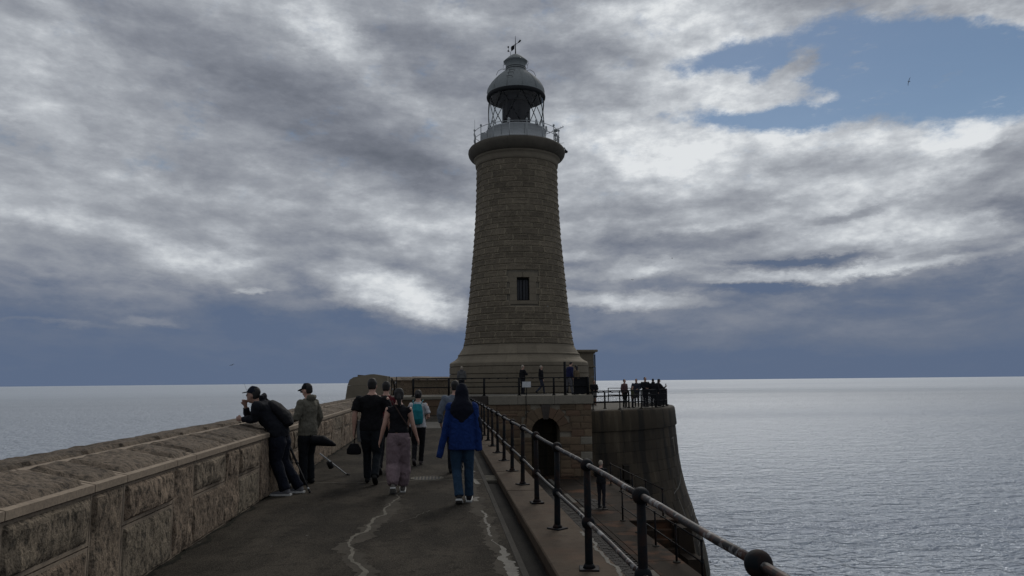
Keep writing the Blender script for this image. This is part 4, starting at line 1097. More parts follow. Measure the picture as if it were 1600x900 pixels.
# info sign
sg = thing('notice_sign', 'small white notice board fixed to the deck fence in front of a visitor', 'sign', (4.48, 40.18, 1.38))
MB().box(-.26, .20, -.012, .012, 0, .30, .004).build('board', M['sign'], sg)
MB().box(-.05, -.01, .012, .06, -.43, .28).build('stay', M['black_iron'], sg)
# rusty chain / rope hanging from the coping
MB().tube([(4.38, 39.87, .95), (4.38, 39.87, .4), (4.40, 39.90, -.1), (4.36, 39.9, -.5)], .022, 6).build('hanging_rope', M['wood']); tag(bpy.data.objects['hanging_rope'], 'dark rope hanging down the pale coping below the white notice board', 'rope')
# rack of rods near the end pylon
rk = thing('lifebuoy_stand', 'dark upright stand with pale fittings beside the end block of the tall parapet', 'stand', (-2.75, 39.9, .0))
for x0, z1 in ((0, 2.02), (.11, 1.95), (.38, 2.0)): MB().tube([(x0, 0, 0), (x0, 0, z1)], .022, 8).build('post', M['black_iron'], rk)
MB().tube([(.2, -.05, 1.0), (.3, -.05, 1.5), (.16, -.05, 1.9)], .03, 6).build('rod', M['black_iron'], rk); MB().tube([(.36, -.05, 1.05), (.22, -.05, 1.75)], .03, 6).build('rod', M['black_iron'], rk)
MB().tube([(.30, -.08, 1.62), (.34, -.08, 1.74)], .03, 6).build('clip', M['white_paint'], rk); MB().tube([(.16, -.08, 1.30), (.20, -.08, 1.40)], .03, 6).build('clip', M['white_paint'], rk)

# ================================================================== people
class Body:
    """limb and torso volumes in local coordinates: x right, y forward, z up, metres for a 1.75 m figure"""
    def __init__(s): s.mb = MB()
    def loft(s, rings, n=12, capk=(.5, .5)):
        """rings: (centre, rx, ry) with rounded ends"""
        C = [Vector(r[0]) for r in rings]; m = len(C)
        tg = [(C[min(i + 1, m - 1)] - C[max(i - 1, 0)]).normalized() for i in range(m)]
        av = (C[-1] - C[0]).normalized()
        ref = Vector((1, 0, 0)) if abs(av.x) < .85 else Vector((0, 1, 0))
        V = []; R_ = []
        def ring(c, t, rx, ry):
            u = (ref - t * ref.dot(t)).normalized(); w = t.cross(u)
            R_.append([c + u * rx * math.cos(2 * math.pi * k / n) + w * ry * math.sin(2 * math.pi * k / n) for k in range(n)])
        k0, k1 = capk
        c, rx, ry = C[0], rings[0][1], rings[0][2]; e = min(rx, ry) * k0
        if k0 > 0: ring(c - tg[0] * e, tg[0], rx * .55, ry * .55); ring(c - tg[0] * e * .6, tg[0], rx * .85, ry * .85)
        for i in range(m): ring(C[i], tg[i], rings[i][1], rings[i][2])
        c, rx, ry = C[-1], rings[-1][1], rings[-1][2]; e = min(rx, ry) * k1
        if k1 > 0: ring(c + tg[-1] * e * .6, tg[-1], rx * .85, ry * .85); ring(c + tg[-1] * e, tg[-1], rx * .55, ry * .55)
        for r in R_: V += r
        M_ = len(R_)
        F = [(i * n + k, i * n + (k + 1) % n, (i + 1) * n + (k + 1) % n, (i + 1) * n + k) for i in range(M_ - 1) for k in range(n)]
        F += [tuple(range(n))[::-1], tuple((M_ - 1) * n + k for k in range(n))]
        s.mb.add(V, F); return s
    def ball(s, c, r, sc=(1, 1, 1)): s.mb.sphere(c, r, 12, 8, sc); return s
    def build(s, name, mt, parent, voxel, smooth=4, wr=0.0, wsc=.16):
        if not s.mb.v: return None
        o = s.mb.build(name, mt, parent)
        r = o.modifiers.new('join', 'REMESH'); r.mode = 'VOXEL'; r.voxel_size = voxel; r.use_smooth_shade = True
        k = o.modifiers.new('smooth', 'SMOOTH'); k.factor = .6; k.iterations = smooth
        if wr:
            key = 'folds%.2f' % wsc
            tx = bpy.data.textures.get(key) or bpy.data.textures.new(key, 'CLOUDS'); tx.noise_scale = wsc; tx.noise_depth = 2
            d = o.modifiers.new('folds', 'DISPLACE'); d.texture = tx; d.strength = wr; d.mid_level = .5; d.texture_coords = 'LOCAL'
        return o
def V3(*a): return Vector(a)
def person(label, loc, heading, height=1.75, male=True, lean=0.0, nod=0.0, turn=0.0, group=None,
           armL=None, armR=None, legL=None, legR=None, build=1.0, hipy=0.0,
           top='tshirt', top_c=(.012, .012, .014), bot='trousers', bot_c=(.02, .02, .025), shoe_c=(.02, .02, .02), sole=False,
           hair='short', hair_m='hair', cap=None, skin='skin', vox=.011, legw=1.0, glasses=False, twist=0.0, fingers=True, hem=.90, curl=.4):
    p = thing('person', label, 'person', loc, -R(heading), group); S = height / 1.75; p.scale = (S, S, S)
    hb = V3(0, hipy, .95)
    rotL = Matrix.Rotation(-R(lean), 3, 'X'); rotT = Matrix.Rotation(-R(twist), 3, 'Z')
    def up(v):                       # upper body follows the bend at the hip
        v = V3(*v); f = max(0, min(1, (v.z - .93) / .18)); d = v - V3(0, 0, .95)
        q = Matrix.Rotation(-R(lean) * f, 3, 'X') @ (Matrix.Rotation(-R(twist) * f, 3, 'Z') @ d)
        return q + hb if f > 0 else d + V3(0, hipy, .95)
    b = build; sh = (.195 if male else .165) * b
    nk = up((0, -.005, 1.49)); hc = up((0, .02, 1.62)); 
    hr = Matrix.Rotation(-R(turn), 3, 'Z') @ Matrix.Rotation(-R(nod), 3, 'X')
    def hd(v): return hc + hr @ V3(*v)
    # default limbs (left = -x)
    def arm(side, spec):
        s_ = up((side * sh, -.005, 1.40))
        if spec is None: spec = 0.0
        if not hasattr(spec, '__len__'):
            sw = spec
            e = up((side * (sh + .055), -.02 + sw * .5, 1.135)); w = V3(e.x + side * .01, e.y + .05 + sw * .8, e.z - .245 + abs(sw) * .1)
        else: e, w = V3(*spec[0]), V3(*spec[1])
        return s_, e, w
    def leg(side, spec):
        h = V3(side * .088, hipy, .91)
        if spec is None: spec = ((side * .092, .02, .49), (side * .095, -.01, .085), 0)
        return h, V3(*spec[0]), V3(*spec[1]), spec[2]
    arms = {-1: arm(-1, armL), 1: arm(1, armR)}; legs = {-1: leg(-1, legL), 1: leg(1, legR)}
    wst = .135 if male else .122; hp = .165 if male else .172
    tors = [((0, 0, .86), hp * .92, .105), ((0, 0, .93), hp, .115), ((0, 0, 1.0), (hp + wst) / 2 + .01, .108), ((0, .005, 1.09), wst + .012, .10),
            ((0, .008, 1.20), .150 if male else .135, .108), ((0, .008, 1.30), .172 if male else .15, .115), ((0, 0, 1.37), sh * .92, .105), ((0, -.005, 1.43), sh * .68, .080), ((0, -.008, 1.475), .075, .062)]
    tors = [(z_[0], z_[1] * b, z_[2] * (b * .6 + .4)) for z_ in tors]
    B = Body()
    B.loft([(up(c), rx, ry) for c, rx, ry in tors], 16)
    B.loft([(nk - V3(0, 0, .05), .06, .06), (nk, .055, .057), (hd((0, -.015, -.07)), .052, .055)], 12)
    B.loft([(hd((0, .045, -.105)), .028, .026), (hd((0, .03, -.085)), .048, .052), (hd((0, .012, -.04)), .062, .078), (hd((0, .0, .01)), .071, .092), (hd((0, -.006, .055)), .070, .090), (hd((0, -.01, .09)), .052, .066)], 16, (.3, .6))
    # nose, brow, lips, ears
    B.loft([(hd((0, .088, .012)), .010, .010), (hd((0, .104, -.018)), .013, .014)], 8); B.loft([(hd((-.035, .082, .018)), .012, .012), (hd((.035, .082, .018)), .012, .012)], 8)
    B.loft([(hd((-.018, .086, -.048)), .008, .008), (hd((.018, .086, -.048)), .008, .008)], 8)
    for s_ in (-1, 1): B.ball(hd((s_ * .074, -.005, -.01)), .030, (.35, .65, 1))
    for s_ in (-1, 1):
        a, e, w = arms[s_]
        B.loft([(a, .055 * b, .058 * b), (a.lerp(e, .4), .046 * b, .050 * b), (e, .037 * b, .038 * b), (e.lerp(w, .3), .038 * b, .040 * b), (w, .024, .028)], 12)
        d = (w - e).normalized(); sd = V3(0, 1, 0) if abs(d.y) < .8 else V3(0, 0, 1)       # across the palm
        sd = (sd - d * sd.dot(d)).normalized(); pn = d.cross(sd)
        inw = pn if pn.x * s_ < 0 else -pn
        B.loft([(w, .024, .024), (w + d * .045, .024, .036), (w + d * .09, .018, .040)], 10)
        if fingers:
            for fi, (o_, ln) in enumerate(((.031, .070), (.011, .078), (-.010, .073), (-.030, .058))):
                r0 = w + d * .088 + sd * o_; k1 = r0 + d * ln * .5 + inw * .006; k2 = k1 + (d * (1 - curl) + inw * curl).normalized() * ln * .5
                B.loft([(r0, .0095, .0095), (k1, .009, .009), (k2, .007, .007)], 6)
            t0 = w + d * .03 + sd * .03; B.loft([(t0, .012, .012), (t0 + d * .035 + sd * .022 + inw * .008, .011, .011), (t0 + d * .065 + sd * .026 + inw * .02, .008, .008)], 6)
        else: B.loft([(w + d * .09, .016, .036), (w + d * .15 + inw * .02, .012, .026)], 8)
    feet = {}
    for s_ in (-1, 1):
        h, k, a, pit = legs[s_]
        B.loft([(h, .078 * b, .085 * b), (h.lerp(k, .35), .072 * b, .078 * b), (k, .050, .055), (k.lerp(a, .3), .050, .056), (a, .035, .040)], 12)
        fr = Matrix.Rotation(-R(pit), 3, 'X'); ank = a
        f3 = lambda v, ank=ank, fr=fr: ank + fr @ V3(*v)
        feet[s_] = f3
        B.loft([(f3((0, -.045, -.045)), .030, .030), (f3((0, .03, -.045)), .036, .032), (f3((0, .12, -.06)), .044, .020), (f3((0, .18, -.065)), .034, .014)], 10)
    body = B.build('body', M[skin], p, vox)
    for s_ in (-1, 1): MB().sphere(hd((s_ * .030, .084, .002)), .011, 8, 6).build('eye', M['eye'], p)
    cv = vox * 1.15
    # shoes
    for s_ in (-1, 1):
        f3 = feet[s_]; Sh = Body()
        Sh.loft([(f3((0, -.055, -.045)), .040, .040), (f3((0, .03, -.040)), .045, .042), (f3((0, .12, -.055)), .052, .028), (f3((0, .20, -.062)), .040, .020)], 12)
        Sh.loft([(f3((0, -.01, -.02)), .043, .05), (f3((0, -.015, .02)), .044, .05)], 12)
        so = Sh.build('shoe', cloth(shoe_c, .1, .6), p, cv * .9)
        if sole:
            mm = MB(); pr = [(-.045, -.09), (.045, -.09), (.052, .05), (.056, .14), (.035, .225), (-.035, .225), (-.056, .14), (-.052, .05)]
            v = [f3((x, y, -.088)) for x, y in pr] + [f3((x, y, -.062)) for x, y in pr]
            mm.add(v, [tuple(range(8))[::-1], tuple(range(8, 16))] + [(i, (i + 1) % 8, (i + 1) % 8 + 8, i + 8) for i in range(8)]); mm.build('sole', M['sole'], so)
    # trousers
    T = Body(); ex = .014
    T.loft([(up(c) if c[2] > .97 else V3(c[0], c[1] + hipy, c[2]), rx + ex, ry + ex) for c, rx, ry in tors[:4 if top in ('tank', 'none') else 3]], 16, (.5, .1))
    for s_ in (-1, 1):
        h, k, a, pit = legs[s_]
        if bot == 'shorts': T.loft([(h, .10 * b, .11 * b), (h.lerp(k, .5), .098 * b, .10 * b), (h.lerp(k, .92), .085, .09)], 14, (.5, .1))
        elif bot == 'wide':
            T.loft([(h, .108 * b, .118), (h.lerp(k, .5), .120, .124), (k, .120, .118), (k.lerp(a, .35), .124, .125), (k.lerp(a, .72), .108, .112), (k.lerp(a, .92), .088, .095), (k.lerp(a, .99), .070, .078)], 16, (.5, .05))
        else:
            w = legw
            T.loft([(h, .094 * b, .104 * b), (h.lerp(k, .35), .088 * b * w, .096 * b * w), (k, .066 * w, .071 * w), (k.lerp(a, .3), .064 * w, .070 * w), (k.lerp(a, .75), .058 * w, .062 * w), (k.lerp(a, 1.02), .060 * w, .064 * w)], 14, (.5, .05))
    T.build('shorts' if bot == 'shorts' else 'trousers', cloth(bot_c, .6), p, cv, 3, .030 if bot == 'wide' else .020, .10)
    # top
    U = Body(); ex = .016 if top in ('tshirt', 'tank', 'crop') else .030
    hemz = hem
    tt = [(c, rx + ex, ry + ex) for c, rx, ry in tors if c[2] >= hemz]
    c0 = min(tt, key=lambda q: q[0][2])
    tt = [((0, 0, hemz), c0[1] * 1.02, c0[2] * 1.02)] + [q for q in tt if q[0][2] > hemz + .02]
    tt = tt[:-1] + [((0, -.008, 1.475), .088, .074)]
    U.loft([(up(c), rx, ry) for c, rx, ry in tt], 18, (.05, .15))
    for s_ in (-1, 1):
        a, e, w = arms[s_]; bb = b
        if top in ('tshirt', 'hoodie', 'jacket', 'coat'): U.ball(a + V3(-s_ * .01, 0, -.005), (.058 if top == 'tshirt' else .076) * b)
        if top == 'tshirt': U.loft([(a + V3(-s_ * .03, 0, .0), .070 * b, .074 * b), (a.lerp(e, .35), .072 * b, .078 * b), (a.lerp(e, .72), .072 * b, .078 * b)], 12, (.4, .05))
        elif top == 'crop': U.loft([(a + V3(-s_ * .03, 0, 0), .062, .066), (a.lerp(e, .22), .060, .064)], 12, (.4, .05))
        elif top == 'tank': U.loft([(a + V3(-s_ * .04, 0, .02), .045, .055), (a + V3(-s_ * .06, 0, .03), .045, .06)], 12, (.3, .1))
        elif top in ('hoodie', 'jacket', 'coat'):
            U.loft([(a + V3(-s_ * .03, 0, 0), .072 * b, .078 * b), (a.lerp(e, .45), .067 * b, .072 * b), (e, .060, .063), (e.lerp(w, .4), .057, .060), (e.lerp(w, .93), .045, .048)], 12, (.4, .05))
    if top in ('hoodie', 'coat'):
        hq = [up((x, -.075 - .03 * (1 - abs(x) / .1), 1.50 + .0)) for x in (-.095, -.05, 0, .05, .095)]
        U.loft([(hq[0], .032, .045), (hq[1], .042, .055), (hq[2], .046, .062), (hq[3], .042, .055), (hq[4], .032, .045)], 12)
    if top != 'slung': U.build({'tshirt': 'shirt', 'tank': 'top', 'crop': 'top', 'hoodie': 'hooded_jacket', 'jacket': 'jacket', 'coat': 'coat'}[top], cloth(top_c, .6), p, cv, 3, .032, .10)
    # hair or cap
    H = Body()
    if hair in ('short', 'bun', 'pony', 'long', 'scarf'):
        e = .008 if hair == 'short' else .016
        H.loft([(hd((0, -.045, -.045)), .058 + e, .048 + e), (hd((0, -.035, -.0)), .068 + e, .066 + e), (hd((0, -.022, .045)), .072 + e, .086 + e), (hd((0, -.012, .088)), .058 + e, .074 + e)], 16, (.3, .55))
    if hair == 'bun': H.ball(hd((0, -.115, .03)), .045)
    if hair == 'pony': H.loft([(hd((0, -.10, .02)), .035, .035), (hd((0, -.135, -.04)), .042, .035), (hd((.01, -.125, -.14)), .034, .026), (hd((.015, -.11, -.20)), .014, .012)], 10)
    if hair == 'long': H.loft([(hd((0, -.04, .05)), .082, .075), (hd((0, -.06, -.05)), .086, .060), (hd((0, -.075, -.16)), .09, .045), (hd((0, -.08, -.26)), .07, .03)], 12, (.3, .2))
    if hair == 'scarf':
        H.loft([(hd((0, -.02, .09)), .075, .09), (hd((0, -.03, .02)), .10, .112), (hd((0, -.04, -.08)), .108, .105), (up((0, -.05, 1.44)), .165, .125), (up((0, -.06, 1.34)), .185, .125), (up((0, -.09, 1.24)), .12, .07), (up((.0, -.10, 1.17)), .05, .05)], 18, (.4, .2))
    if hair: H.build('headscarf' if hair == 'scarf' else 'hair', cloth((.008, .009, .016), .3) if hair == 'scarf' else M[hair_m], p, cv, 3, .006 if hair != 'scarf' else .012, .06)
    if cap:
        K = Body(); K.loft([(hd((0, -.004, .035)), .080, .100), (hd((0, -.006, .075)), .078, .096), (hd((0, -.012, .112)), .055, .07)], 16, (.1, .5))
        K.loft([(hd((0, .06, .048)), .070, .010), (hd((0, .115, .040)), .066, .009), (hd((0, .165, .026)), .042, .007)], 14, (.1, .1))
        K.build('cap', cloth(cap, .2), p, min(cv, .008), 2)
    if glasses:
        for s_ in (-1, 1): MB().tube([hd((s_ * .032, .098, .004)), hd((s_ * .032, .104, .004))], .020, 10).build('spectacle_lens', M['eye'], p)
    p['joints'] = 1; del p['joints']
    return p, up, hd, arms
def walk(f, a=.16):
    """legL, legR for a step; f=+1: left foot forward"""
    fw = lambda s_: ((s_ * .085, .13, .50), (s_ * .08, a + .02, .095), -8)
    bk = lambda s_: ((s_ * .09, .03, .47), (s_ * .085, -a - .06, .155), 28)
    return dict(legL=fw(-1), legR=bk(1)) if f > 0 else dict(legL=bk(-1), legR=fw(1))
def at(p, v):        # local point of a person -> world
    return (Matrix.Translation(p.location) @ p.rotation_euler.to_matrix().to_4x4() @ Matrix.Scale(p.scale[0], 4)) @ Vector(v)

# --- the two anglers at the parapet
pL, upL, hdL, aL = person('angler in black jacket and cap leaning on the parapet with one hand at his mouth', (-2.40, 12.25, 0), -84, 1.80, lean=36, nod=-4, build=1.22,
    armL=((-.22, .44, 1.12), (-.12, .66, 1.13)), armR=((.12, .66, 1.12), (.02, .665, 1.31)),
    legL=((-.10, .14, .50), (-.12, -.02, .09), 0), legR=((.12, .10, .49), (.16, -.14, .09), 0), hipy=.14,
    top='coat', top_c=(.010, .011, .015), bot_c=(.010, .012, .020), shoe_c=(.12, .12, .13), sole=True, hair='short', cap=(.010, .012, .02), skin='skin_tan', legw=1.28, curl=.9, hem=.86)
pB, upB, hdB, aB = person('angler in olive hooded jacket, dark cap and glasses standing beside the leaning man', (-2.30, 13.45, 0), -60, 1.70, lean=2, nod=10, build=1.04,
    armL=((-.27, .04, 1.14), (-.22, .26, 1.10)), armR=((.25, -.06, 1.15), (.24, .04, .92)),
    top='hoodie', top_c=(.115, .108, .085), bot_c=(.012, .014, .017), shoe_c=(.012, .012, .013), hair='short', cap=(.008, .008, .010), skin='skin', glasses=True, legw=1.15, hem=.84, turn=-12)
# --- walkers on the promenade
a_, u_, h_, m_ = person('man in black t-shirt and dark trousers walking with a bag on a strap', (-1.20, 13.25, 0), 2, 1.78, build=1.16, **walk(1, .14),
    armL=-.03, armR=.03, top='tshirt', top_c=(.008, .008, .009), bot_c=(.012, .015, .018), shoe_c=(.01, .01, .01), hair='short', hem=.88, legw=1.15)
man_black = a_
a_, u_, h_, m_ = person('dark haired man in maroon top mostly hidden behind the man in black', (-1.06, 14.6, 0), 4, 1.73, build=1.0, **walk(-1, .14),
    top='jacket', top_c=(.075, .012, .016), bot_c=(.012, .012, .015), hair='short')
a_, u_, h_, m_ = person('woman in black top and loose mauve trousers with a shoulder strap, ponytail', (-.68, 12.1, 0), -3, 1.61, male=False, build=1.04, **walk(-1, .12),
    armL=((-.24, -.03, 1.13), (-.30, .02, .90)), armR=((.24, -.02, 1.13), (.31, .03, .92)), top='crop', top_c=(.010, .010, .012), bot='wide', bot_c=(.19, .14, .15), shoe_c=(.10, .09, .08), sole=True, hair='pony', hem=1.0)
woman_mauve = a_; up_m = u_
a_, u_, h_, m_ = person('woman in white top carrying a teal backpack further along the promenade', (-.50, 16.0, 0), 6, 1.54, male=False, build=1.05, legL=((-.085, .05, .48), (-.07, -.16, .15), 30), legR=((.085, .10, .50), (.05, .14, .095), -6),
    armL=.05, armR=((.24, .02, 1.12), (.20, .22, 1.10)), top='tshirt', top_c=(.42, .42, .43), bot_c=(.012, .012, .014), shoe_c=(.06, .05, .05), hair='bun', hem=.88)
woman_white = a_; up_w = u_
a_, u_, h_, m_ = person('woman with dark headscarf, bright blue jacket and blue jeans', (.28, 11.0, 0), 3, 1.675, male=False, build=.98,
    legL=((-.085, .06, .48), (-.04, -.10, .12), 20), legR=((.10, .10, .50), (.10, .14, .095), -6),
    armL=((-.20, .06, 1.14), (-.12, .20, 1.05)), armR=((.25, .0, 1.13), (.27, .05, .88)), top='jacket', top_c=(.010, .012, .02), bot_c=(.022, .048, .085), shoe_c=(.012, .012, .014), sole=True, hair='scarf', hem=.90, legw=1.12)
wb = a_
J = Body()   # the slung jacket
J.ball((-.19, -.01, 1.39), .088); J.ball((.19, -.01, 1.39), .088)
J.loft([((0, -.02, .78), .225, .150), ((0, -.02, .95), .215, .150), ((0, -.015, 1.12), .212, .145), ((0, -.01, 1.28), .218, .145), ((0, -.005, 1.38), .212, .135), ((0, -.01, 1.45), .16, .10)], 20, (.02, .3))
J.loft([((-.20, -.01, 1.38), .065, .075), ((-.25, -.02, 1.15), .062, .07), ((-.30, -.03, .93), .060, .055), ((-.355, -.04, .74), .056, .050), ((-.375, -.04, .66), .052, .045)], 12, (.3, .05))
J.loft([((.21, -.01, 1.38), .065, .075), ((.24, -.01, 1.15), .064, .075), ((.265, -.01, .95), .060, .065), ((.275, .0, .76), .058, .06)], 12, (.3, .05))
J.mb.v = [(x * .91, y * .92, z) for x, y, z in J.mb.v]
J.build('blue_jacket', cloth((.009, .028, .12), 1.0), wb, .012, 3, .022, .13)
a_, u_, h_, m_ = person('dark haired person in pale grey-blue top half hidden by the blue jacket', (.24, 14.4, 0), 0, 1.73, build=1.04, **walk(1, .13),
    armL=((-.29, -.02, 1.13), (-.27, .10, .95)), top='jacket', top_c=(.12, .14, .17), bot_c=(.014, .015, .02), hair='short', hem=.86)

# --- visitors on the deck, terrace and quay
D = .945; Tz = .05
far = dict(vox=.024, fingers=False)
person('person with white hair in dark grey coat at the left edge of the tower foot', (1.16, 46.1, .93), -10, 1.72, top='coat', top_c=(.10, .10, .10), hair_m='hair_fair', **far)
person('visitor in black jacket standing behind the white notice board on the deck fence', (4.75, 44.9, .93), 60, 1.74, top='jacket', hair_m='hair_fair', armR=((.24, .10, 1.16), (.10, .30, 1.18)), bot_c=(.02, .02, .025), **far)
person('pale haired visitor in black coat striding past the tower foot', (5.85, 44.9, .93), 75, 1.70, top='coat', hair_m='hair_fair', bot_c=(.03, .035, .05), legL=((-.09, .18, .52), (-.08, .22, .10), -8), legR=((.09, -.02, .48), (.085, -.34, .17), 32), **far)
person('tall man in navy top and grey trousers bending forward at the deck gate', (6.95, 41.6, .93), 60, 1.86, lean=14, nod=28, top='jacket', top_c=(.014, .016, .05), bot_c=(.11, .11, .12), legL=((-.10, .02, .49), (-.14, -.12, .09), 0), legR=((.1, .08, .49), (.14, .14, .09), 0), **far)
person('woman in brown top with dark hair facing the tall man by the deck gate', (7.45, 41.9, .93), -40, 1.62, male=False, top='jacket', top_c=(.13, .095, .06), hair='long', cap=(.012, .012, .012), **far)
person('man in black jacket and pale shorts alone at the rail right of the tower foot', (10.05, 50.0, .05), 170, 1.68, top='jacket', bot='shorts', bot_c=(.16, .15, .14), armL=((-.25, .08, 1.14), (-.12, .24, 1.05)), armR=((.25, .08, 1.14), (.12, .24, 1.05)), build=1.1, **far)
G = 'visitors standing in a group at the terrace fence'
def gp(px, Y): # lateral position by eye along the fence
    return px
person('leftmost of the group at the terrace fence, in dark open jacket over a pinkish shirt', (11.05, 45.6, Tz), 150, 1.72, male=False, top='jacket', top_c=(.10, .06, .06), hair='short', bot_c=(.02, .022, .022), build=1.1, group=G, **far)
person('small child in dark olive coat in front of the leftmost visitors of the group', (11.45, 45.3, Tz), 120, 1.30, male=False, top='coat', top_c=(.06, .065, .035), hair='short', group=G, **far)
person('second tallest of the group, in black jacket, behind the child in olive', (11.95, 46.2, Tz), 200, 1.75, top='jacket', hair='short', top_c=(.03, .035, .05), bot_c=(.06, .06, .06), build=1.15, armL=((-.26, .1, 1.15), (-.1, .28, 1.1)), group=G, **far)
person('tallest man in the middle of the group, in black with one arm bent', (12.45, 46.0, Tz), 160, 1.84, top='jacket', hair='short', build=1.15, armR=((.27, .08, 1.15), (.12, .26, 1.1)), group=G, **far)
person('broad visitor in long black coat standing with back to the promenade in the group', (12.95, 46.0, Tz), 10, 1.74, top='coat', hair='short', build=1.25, hem=.86, group=G, **far)
person('long haired woman at the right end of the group holding up a phone', (13.55, 46.8, Tz), 75, 1.72, male=False, top='jacket', top_c=(.02, .018, .02), hair='long', armR=((.2, .2, 1.15), (.12, .44, 1.26)), armL=((-.2, .16, 1.13), (-.05, .40, 1.2)), group=G, **far)
ph_ = thing('phone', 'dark phone held up by the long haired woman on the terrace', 'phone', (13.97, 46.72, Tz + 1.26)); MB().box(-.02, .02, -.04, .04, 0, .16, .008).build('case', M['rubber'], ph_)
person('fair haired man in black with folded arms alone on the lower quay', (6.22, 29.95, QZ + .055), 35, 1.83, top='jacket', hair_m='hair_fair', build=1.0, armL=((-.25, .06, 1.16), (-.02, .20, 1.16)), armR=((.25, .06, 1.16), (.04, .22, 1.12)), vox=.016)

# ================================================================== bags and fishing tackle
def bag(name, label, cat, parts, loc, rz=0, vox=.012, group=None):
    t = thing(name, label, cat, loc, rz, group)
    for nm, fn, mt in parts: b_ = Body(); fn(b_); b_.build(nm, mt, t, vox, 3, .012, .08)
    return t
blk = cloth((.008, .008, .010), .4, .8)
q = at(pL, upL((0, -.150, 1.17)))
bp_ = bag('backpack', 'bulky black backpack on the back of the man leaning on the parapet', 'backpack', [
    ('pack', lambda b_: b_.loft([((0, -.0, -.25), .14, .07), ((0, -.03, -.12), .16, .10), ((0, -.02, .08), .155, .095), ((0, .0, .20), .12, .07)], 16, (.4, .4)), blk),
    ('strap', lambda b_: [b_.loft([((s * .10, .05, .20), .025, .012), ((s * .11, .14, .26), .025, .012), ((s * .12, .26, .14), .025, .012)], 8) for s in (-1, 1)], blk),
    ('grab_handle', lambda b_: b_.loft([((-.04, -.0, .25), .012, .012), ((0, -.02, .31), .012, .012), ((.04, 0, .25), .012, .012)], 8), blk)], q, vox=.014)
bp_.rotation_euler = (R(-44), 0, pL.rotation_euler.z)
teal = cloth((.015, .17, .20), .3, .7)
q = at(woman_white, (0, -.16, 1.22))
bag('backpack', 'small teal drawstring backpack on the woman in the white top', 'backpack', [
    ('pack', lambda b_: b_.loft([((0, 0, -.21), .115, .05), ((0, -.03, -.12), .13, .075), ((0, -.03, .05), .12, .07), ((0, .0, .17), .09, .045)], 16, (.4, .3)), teal),
    ('strap', lambda b_: [b_.loft([((s * .07, .01, .16), .014, .010), ((s * .10, .06, .24), .014, .010), ((s * .10, .17, .26), .014, .010)], 8) for s in (-1, 1)], teal)], q, woman_white.rotation_euler.z, .010)
q = at(man_black, (-.29, .02, .60))
bag('shoulder_bag', 'black bag with a grey cloth at the left hand of the man in black', 'bag', [
    ('pouch', lambda b_: b_.loft([((0, 0, -.10), .125, .05), ((0, 0, -.02), .12, .055), ((0, 0, .06), .07, .04)], 14, (.4, .3)), blk),
    ('strap', lambda b_: b_.loft([((.0, -.01, .05), .012, .010), ((.03, -.01, .35), .012, .010), ((.055, .0, .52), .012, .010)], 8), blk),
    ('grey_cloth', lambda b_: b_.loft([((.10, .0, .10), .045, .05), ((.09, .0, .28), .055, .05), ((.08, 0, .45), .035, .03)], 10, (.2, .3)), cloth((.13, .13, .13), .6))], q, 0, .010)
q = at(woman_mauve, (0, 0, 0))
bag('crossbody_strap', 'brown cross-body bag strap running over the back of the woman in the black top', 'bag', [
    ('strap', lambda b_: b_.loft([((-.10, -.02, 1.42), .013, .010), ((-.07, -.105, 1.36), .013, .010), ((.03, -.135, 1.20), .013, .010), ((.13, -.125, 1.05), .013, .010), ((.17, -.06, 1.0), .013, .010)], 8), cloth((.05, .035, .03), .2)),
    ('pouch', lambda b_: b_.loft([((.17, .09, .86), .03, .07), ((.18, .09, 1.0), .03, .07)], 10), blk)], q, woman_mauve.rotation_euler.z, .009)
def rod_stand():
    t = thing('rod_tripod', 'folded black tripod leaning against the parapet between the two anglers', 'tripod', (-2.16, 12.75, 0))
    for a, b_ in (((-.42, .12, .88), (.10, -.42, .02)), ((-.42, .14, .88), (-.10, -.28, .02)), ((-.42, .16, .88), (-.30, .10, .02))):
        l = MB().tube([a, Vector(a).lerp(Vector(b_), .5)], .018, 8).tube([Vector(a).lerp(Vector(b_), .5), b_], .012, 8).build('leg', M['rubber'], t)
        MB().sphere(b_, .020, 8, 6).build('rubber_foot', M['rubber'], l); MB().tube([Vector(a).lerp(Vector(b_), .49), Vector(a).lerp(Vector(b_), .53)], .026, 8).build('clamp', M['rubber'], l)
        MB().tube([Vector(b_).lerp(Vector(a), .04), Vector(b_).lerp(Vector(a), .07)], .016, 8).build('collar', M['white_paint'], l)
    MB().tube([(-.42, .12, .86), (-.43, .13, 1.0)], .025, 8).build('head', M['rubber'], t)
rod_stand()
rest_ = thing('fishing_rod', 'pale fishing rod butt resting on its end beside the angler in olive', 'fishing rod', (-1.72, 14.35, 0))
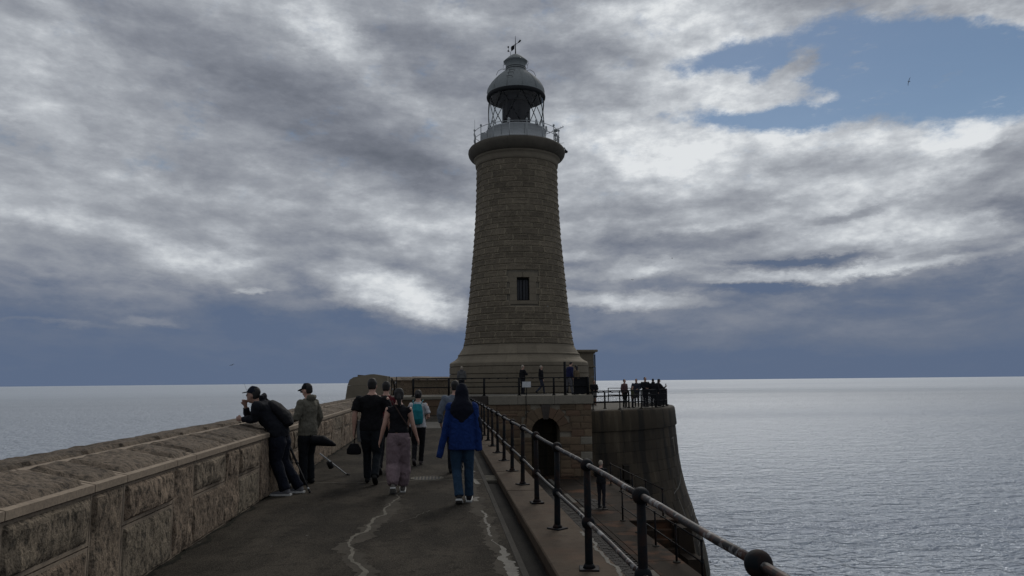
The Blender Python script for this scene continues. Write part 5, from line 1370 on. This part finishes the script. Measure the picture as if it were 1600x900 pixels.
MB().tube([(-.42, -.55, .47), (-.05, .15, .03)], [.015, .012], 8).build('rod', M['sign'], rest_); MB().tube([(-.05, .15, .03), (0, .24, .01)], .014, 8).build('butt_cap', M['rubber'], rest_)
MB().tube([(-.30, -.30, .30), (-.27, -.22, .20)], .05, 10).build('reel', M['rubber'], rest_)
bag('tackle_bag', 'dark pointed tackle bag hanging at the right hand of the angler in olive', 'bag', [
    ('pouch', lambda b_: b_.loft([((-.18, 0, .06), .09, .09), ((0, 0, .05), .085, .09), ((.14, 0, .0), .05, .05), ((.22, 0, -.03), .02, .02)], 12, (.3, .3)), blk)], (-2.02, 13.30, .68), 0, .011)
tr_ = thing('fishing_rod', 'thin upright fishing rod rising over the sea beyond the leaning angler', 'fishing rod', (-2.95, 12.6, 1.12))
MB().tube([(0, 0, 0), (-.13, .2, .22), (-.36, .5, .60)], [.006, .004, .0015], 6).build('rod', M['rubber'], tr_)
MB().tube([(-.0, 0, 0), (.20, -.02, -.05)], .012, 6).build('handle', M['rubber'], tr_)

# ================================================================== gulls in the air
def gull(loc, rz, bank, flap, s, label):
    g = thing('gull', label, 'gull', loc, rz); g.scale = (s, s, s); g.rotation_euler = (0, R(bank), rz)
    b_ = Body(); b_.loft([((0, -.24, .01), .008, .004), ((0, -.14, 0), .03, .022), ((0, 0, 0), .052, .048), ((0, .12, .01), .036, .036), ((0, .19, .02), .028, .028), ((0, .26, .01), .006, .006)], 10)
    for s_ in (-1, 1):
        b_.loft([((s_ * .02, .04, .02), .016, .08), ((s_ * .25, .07, .02 + flap * .14), .013, .07), ((s_ * .45, .02, .02 + flap * .12), .010, .055), ((s_ * .66, -.07, .02 + flap * .05), .004, .015)], 8)
    b_.build('body', M['gull'], g, .012, 1)
gull((29.1, 42.9, 20.1), 14.20, 60, 0.0, 0.45, 'gull gliding high in the blue opening of the sky on the right')
gull((-23.3, 86.9, 3.8), 3.63, 20, 0.8, 0.45, 'tiny gull low over the sea horizon on the left')
gull((28.1, 89.5, 16.5), 10.50, 10, 0.9, 0.45, 'tiny gull in front of the grey clouds right of the tower')
gull((27.2, 105.6, 16.0), 9.88, 0, 0.7, 0.45, 'tiny gull lowest of those right of the tower')
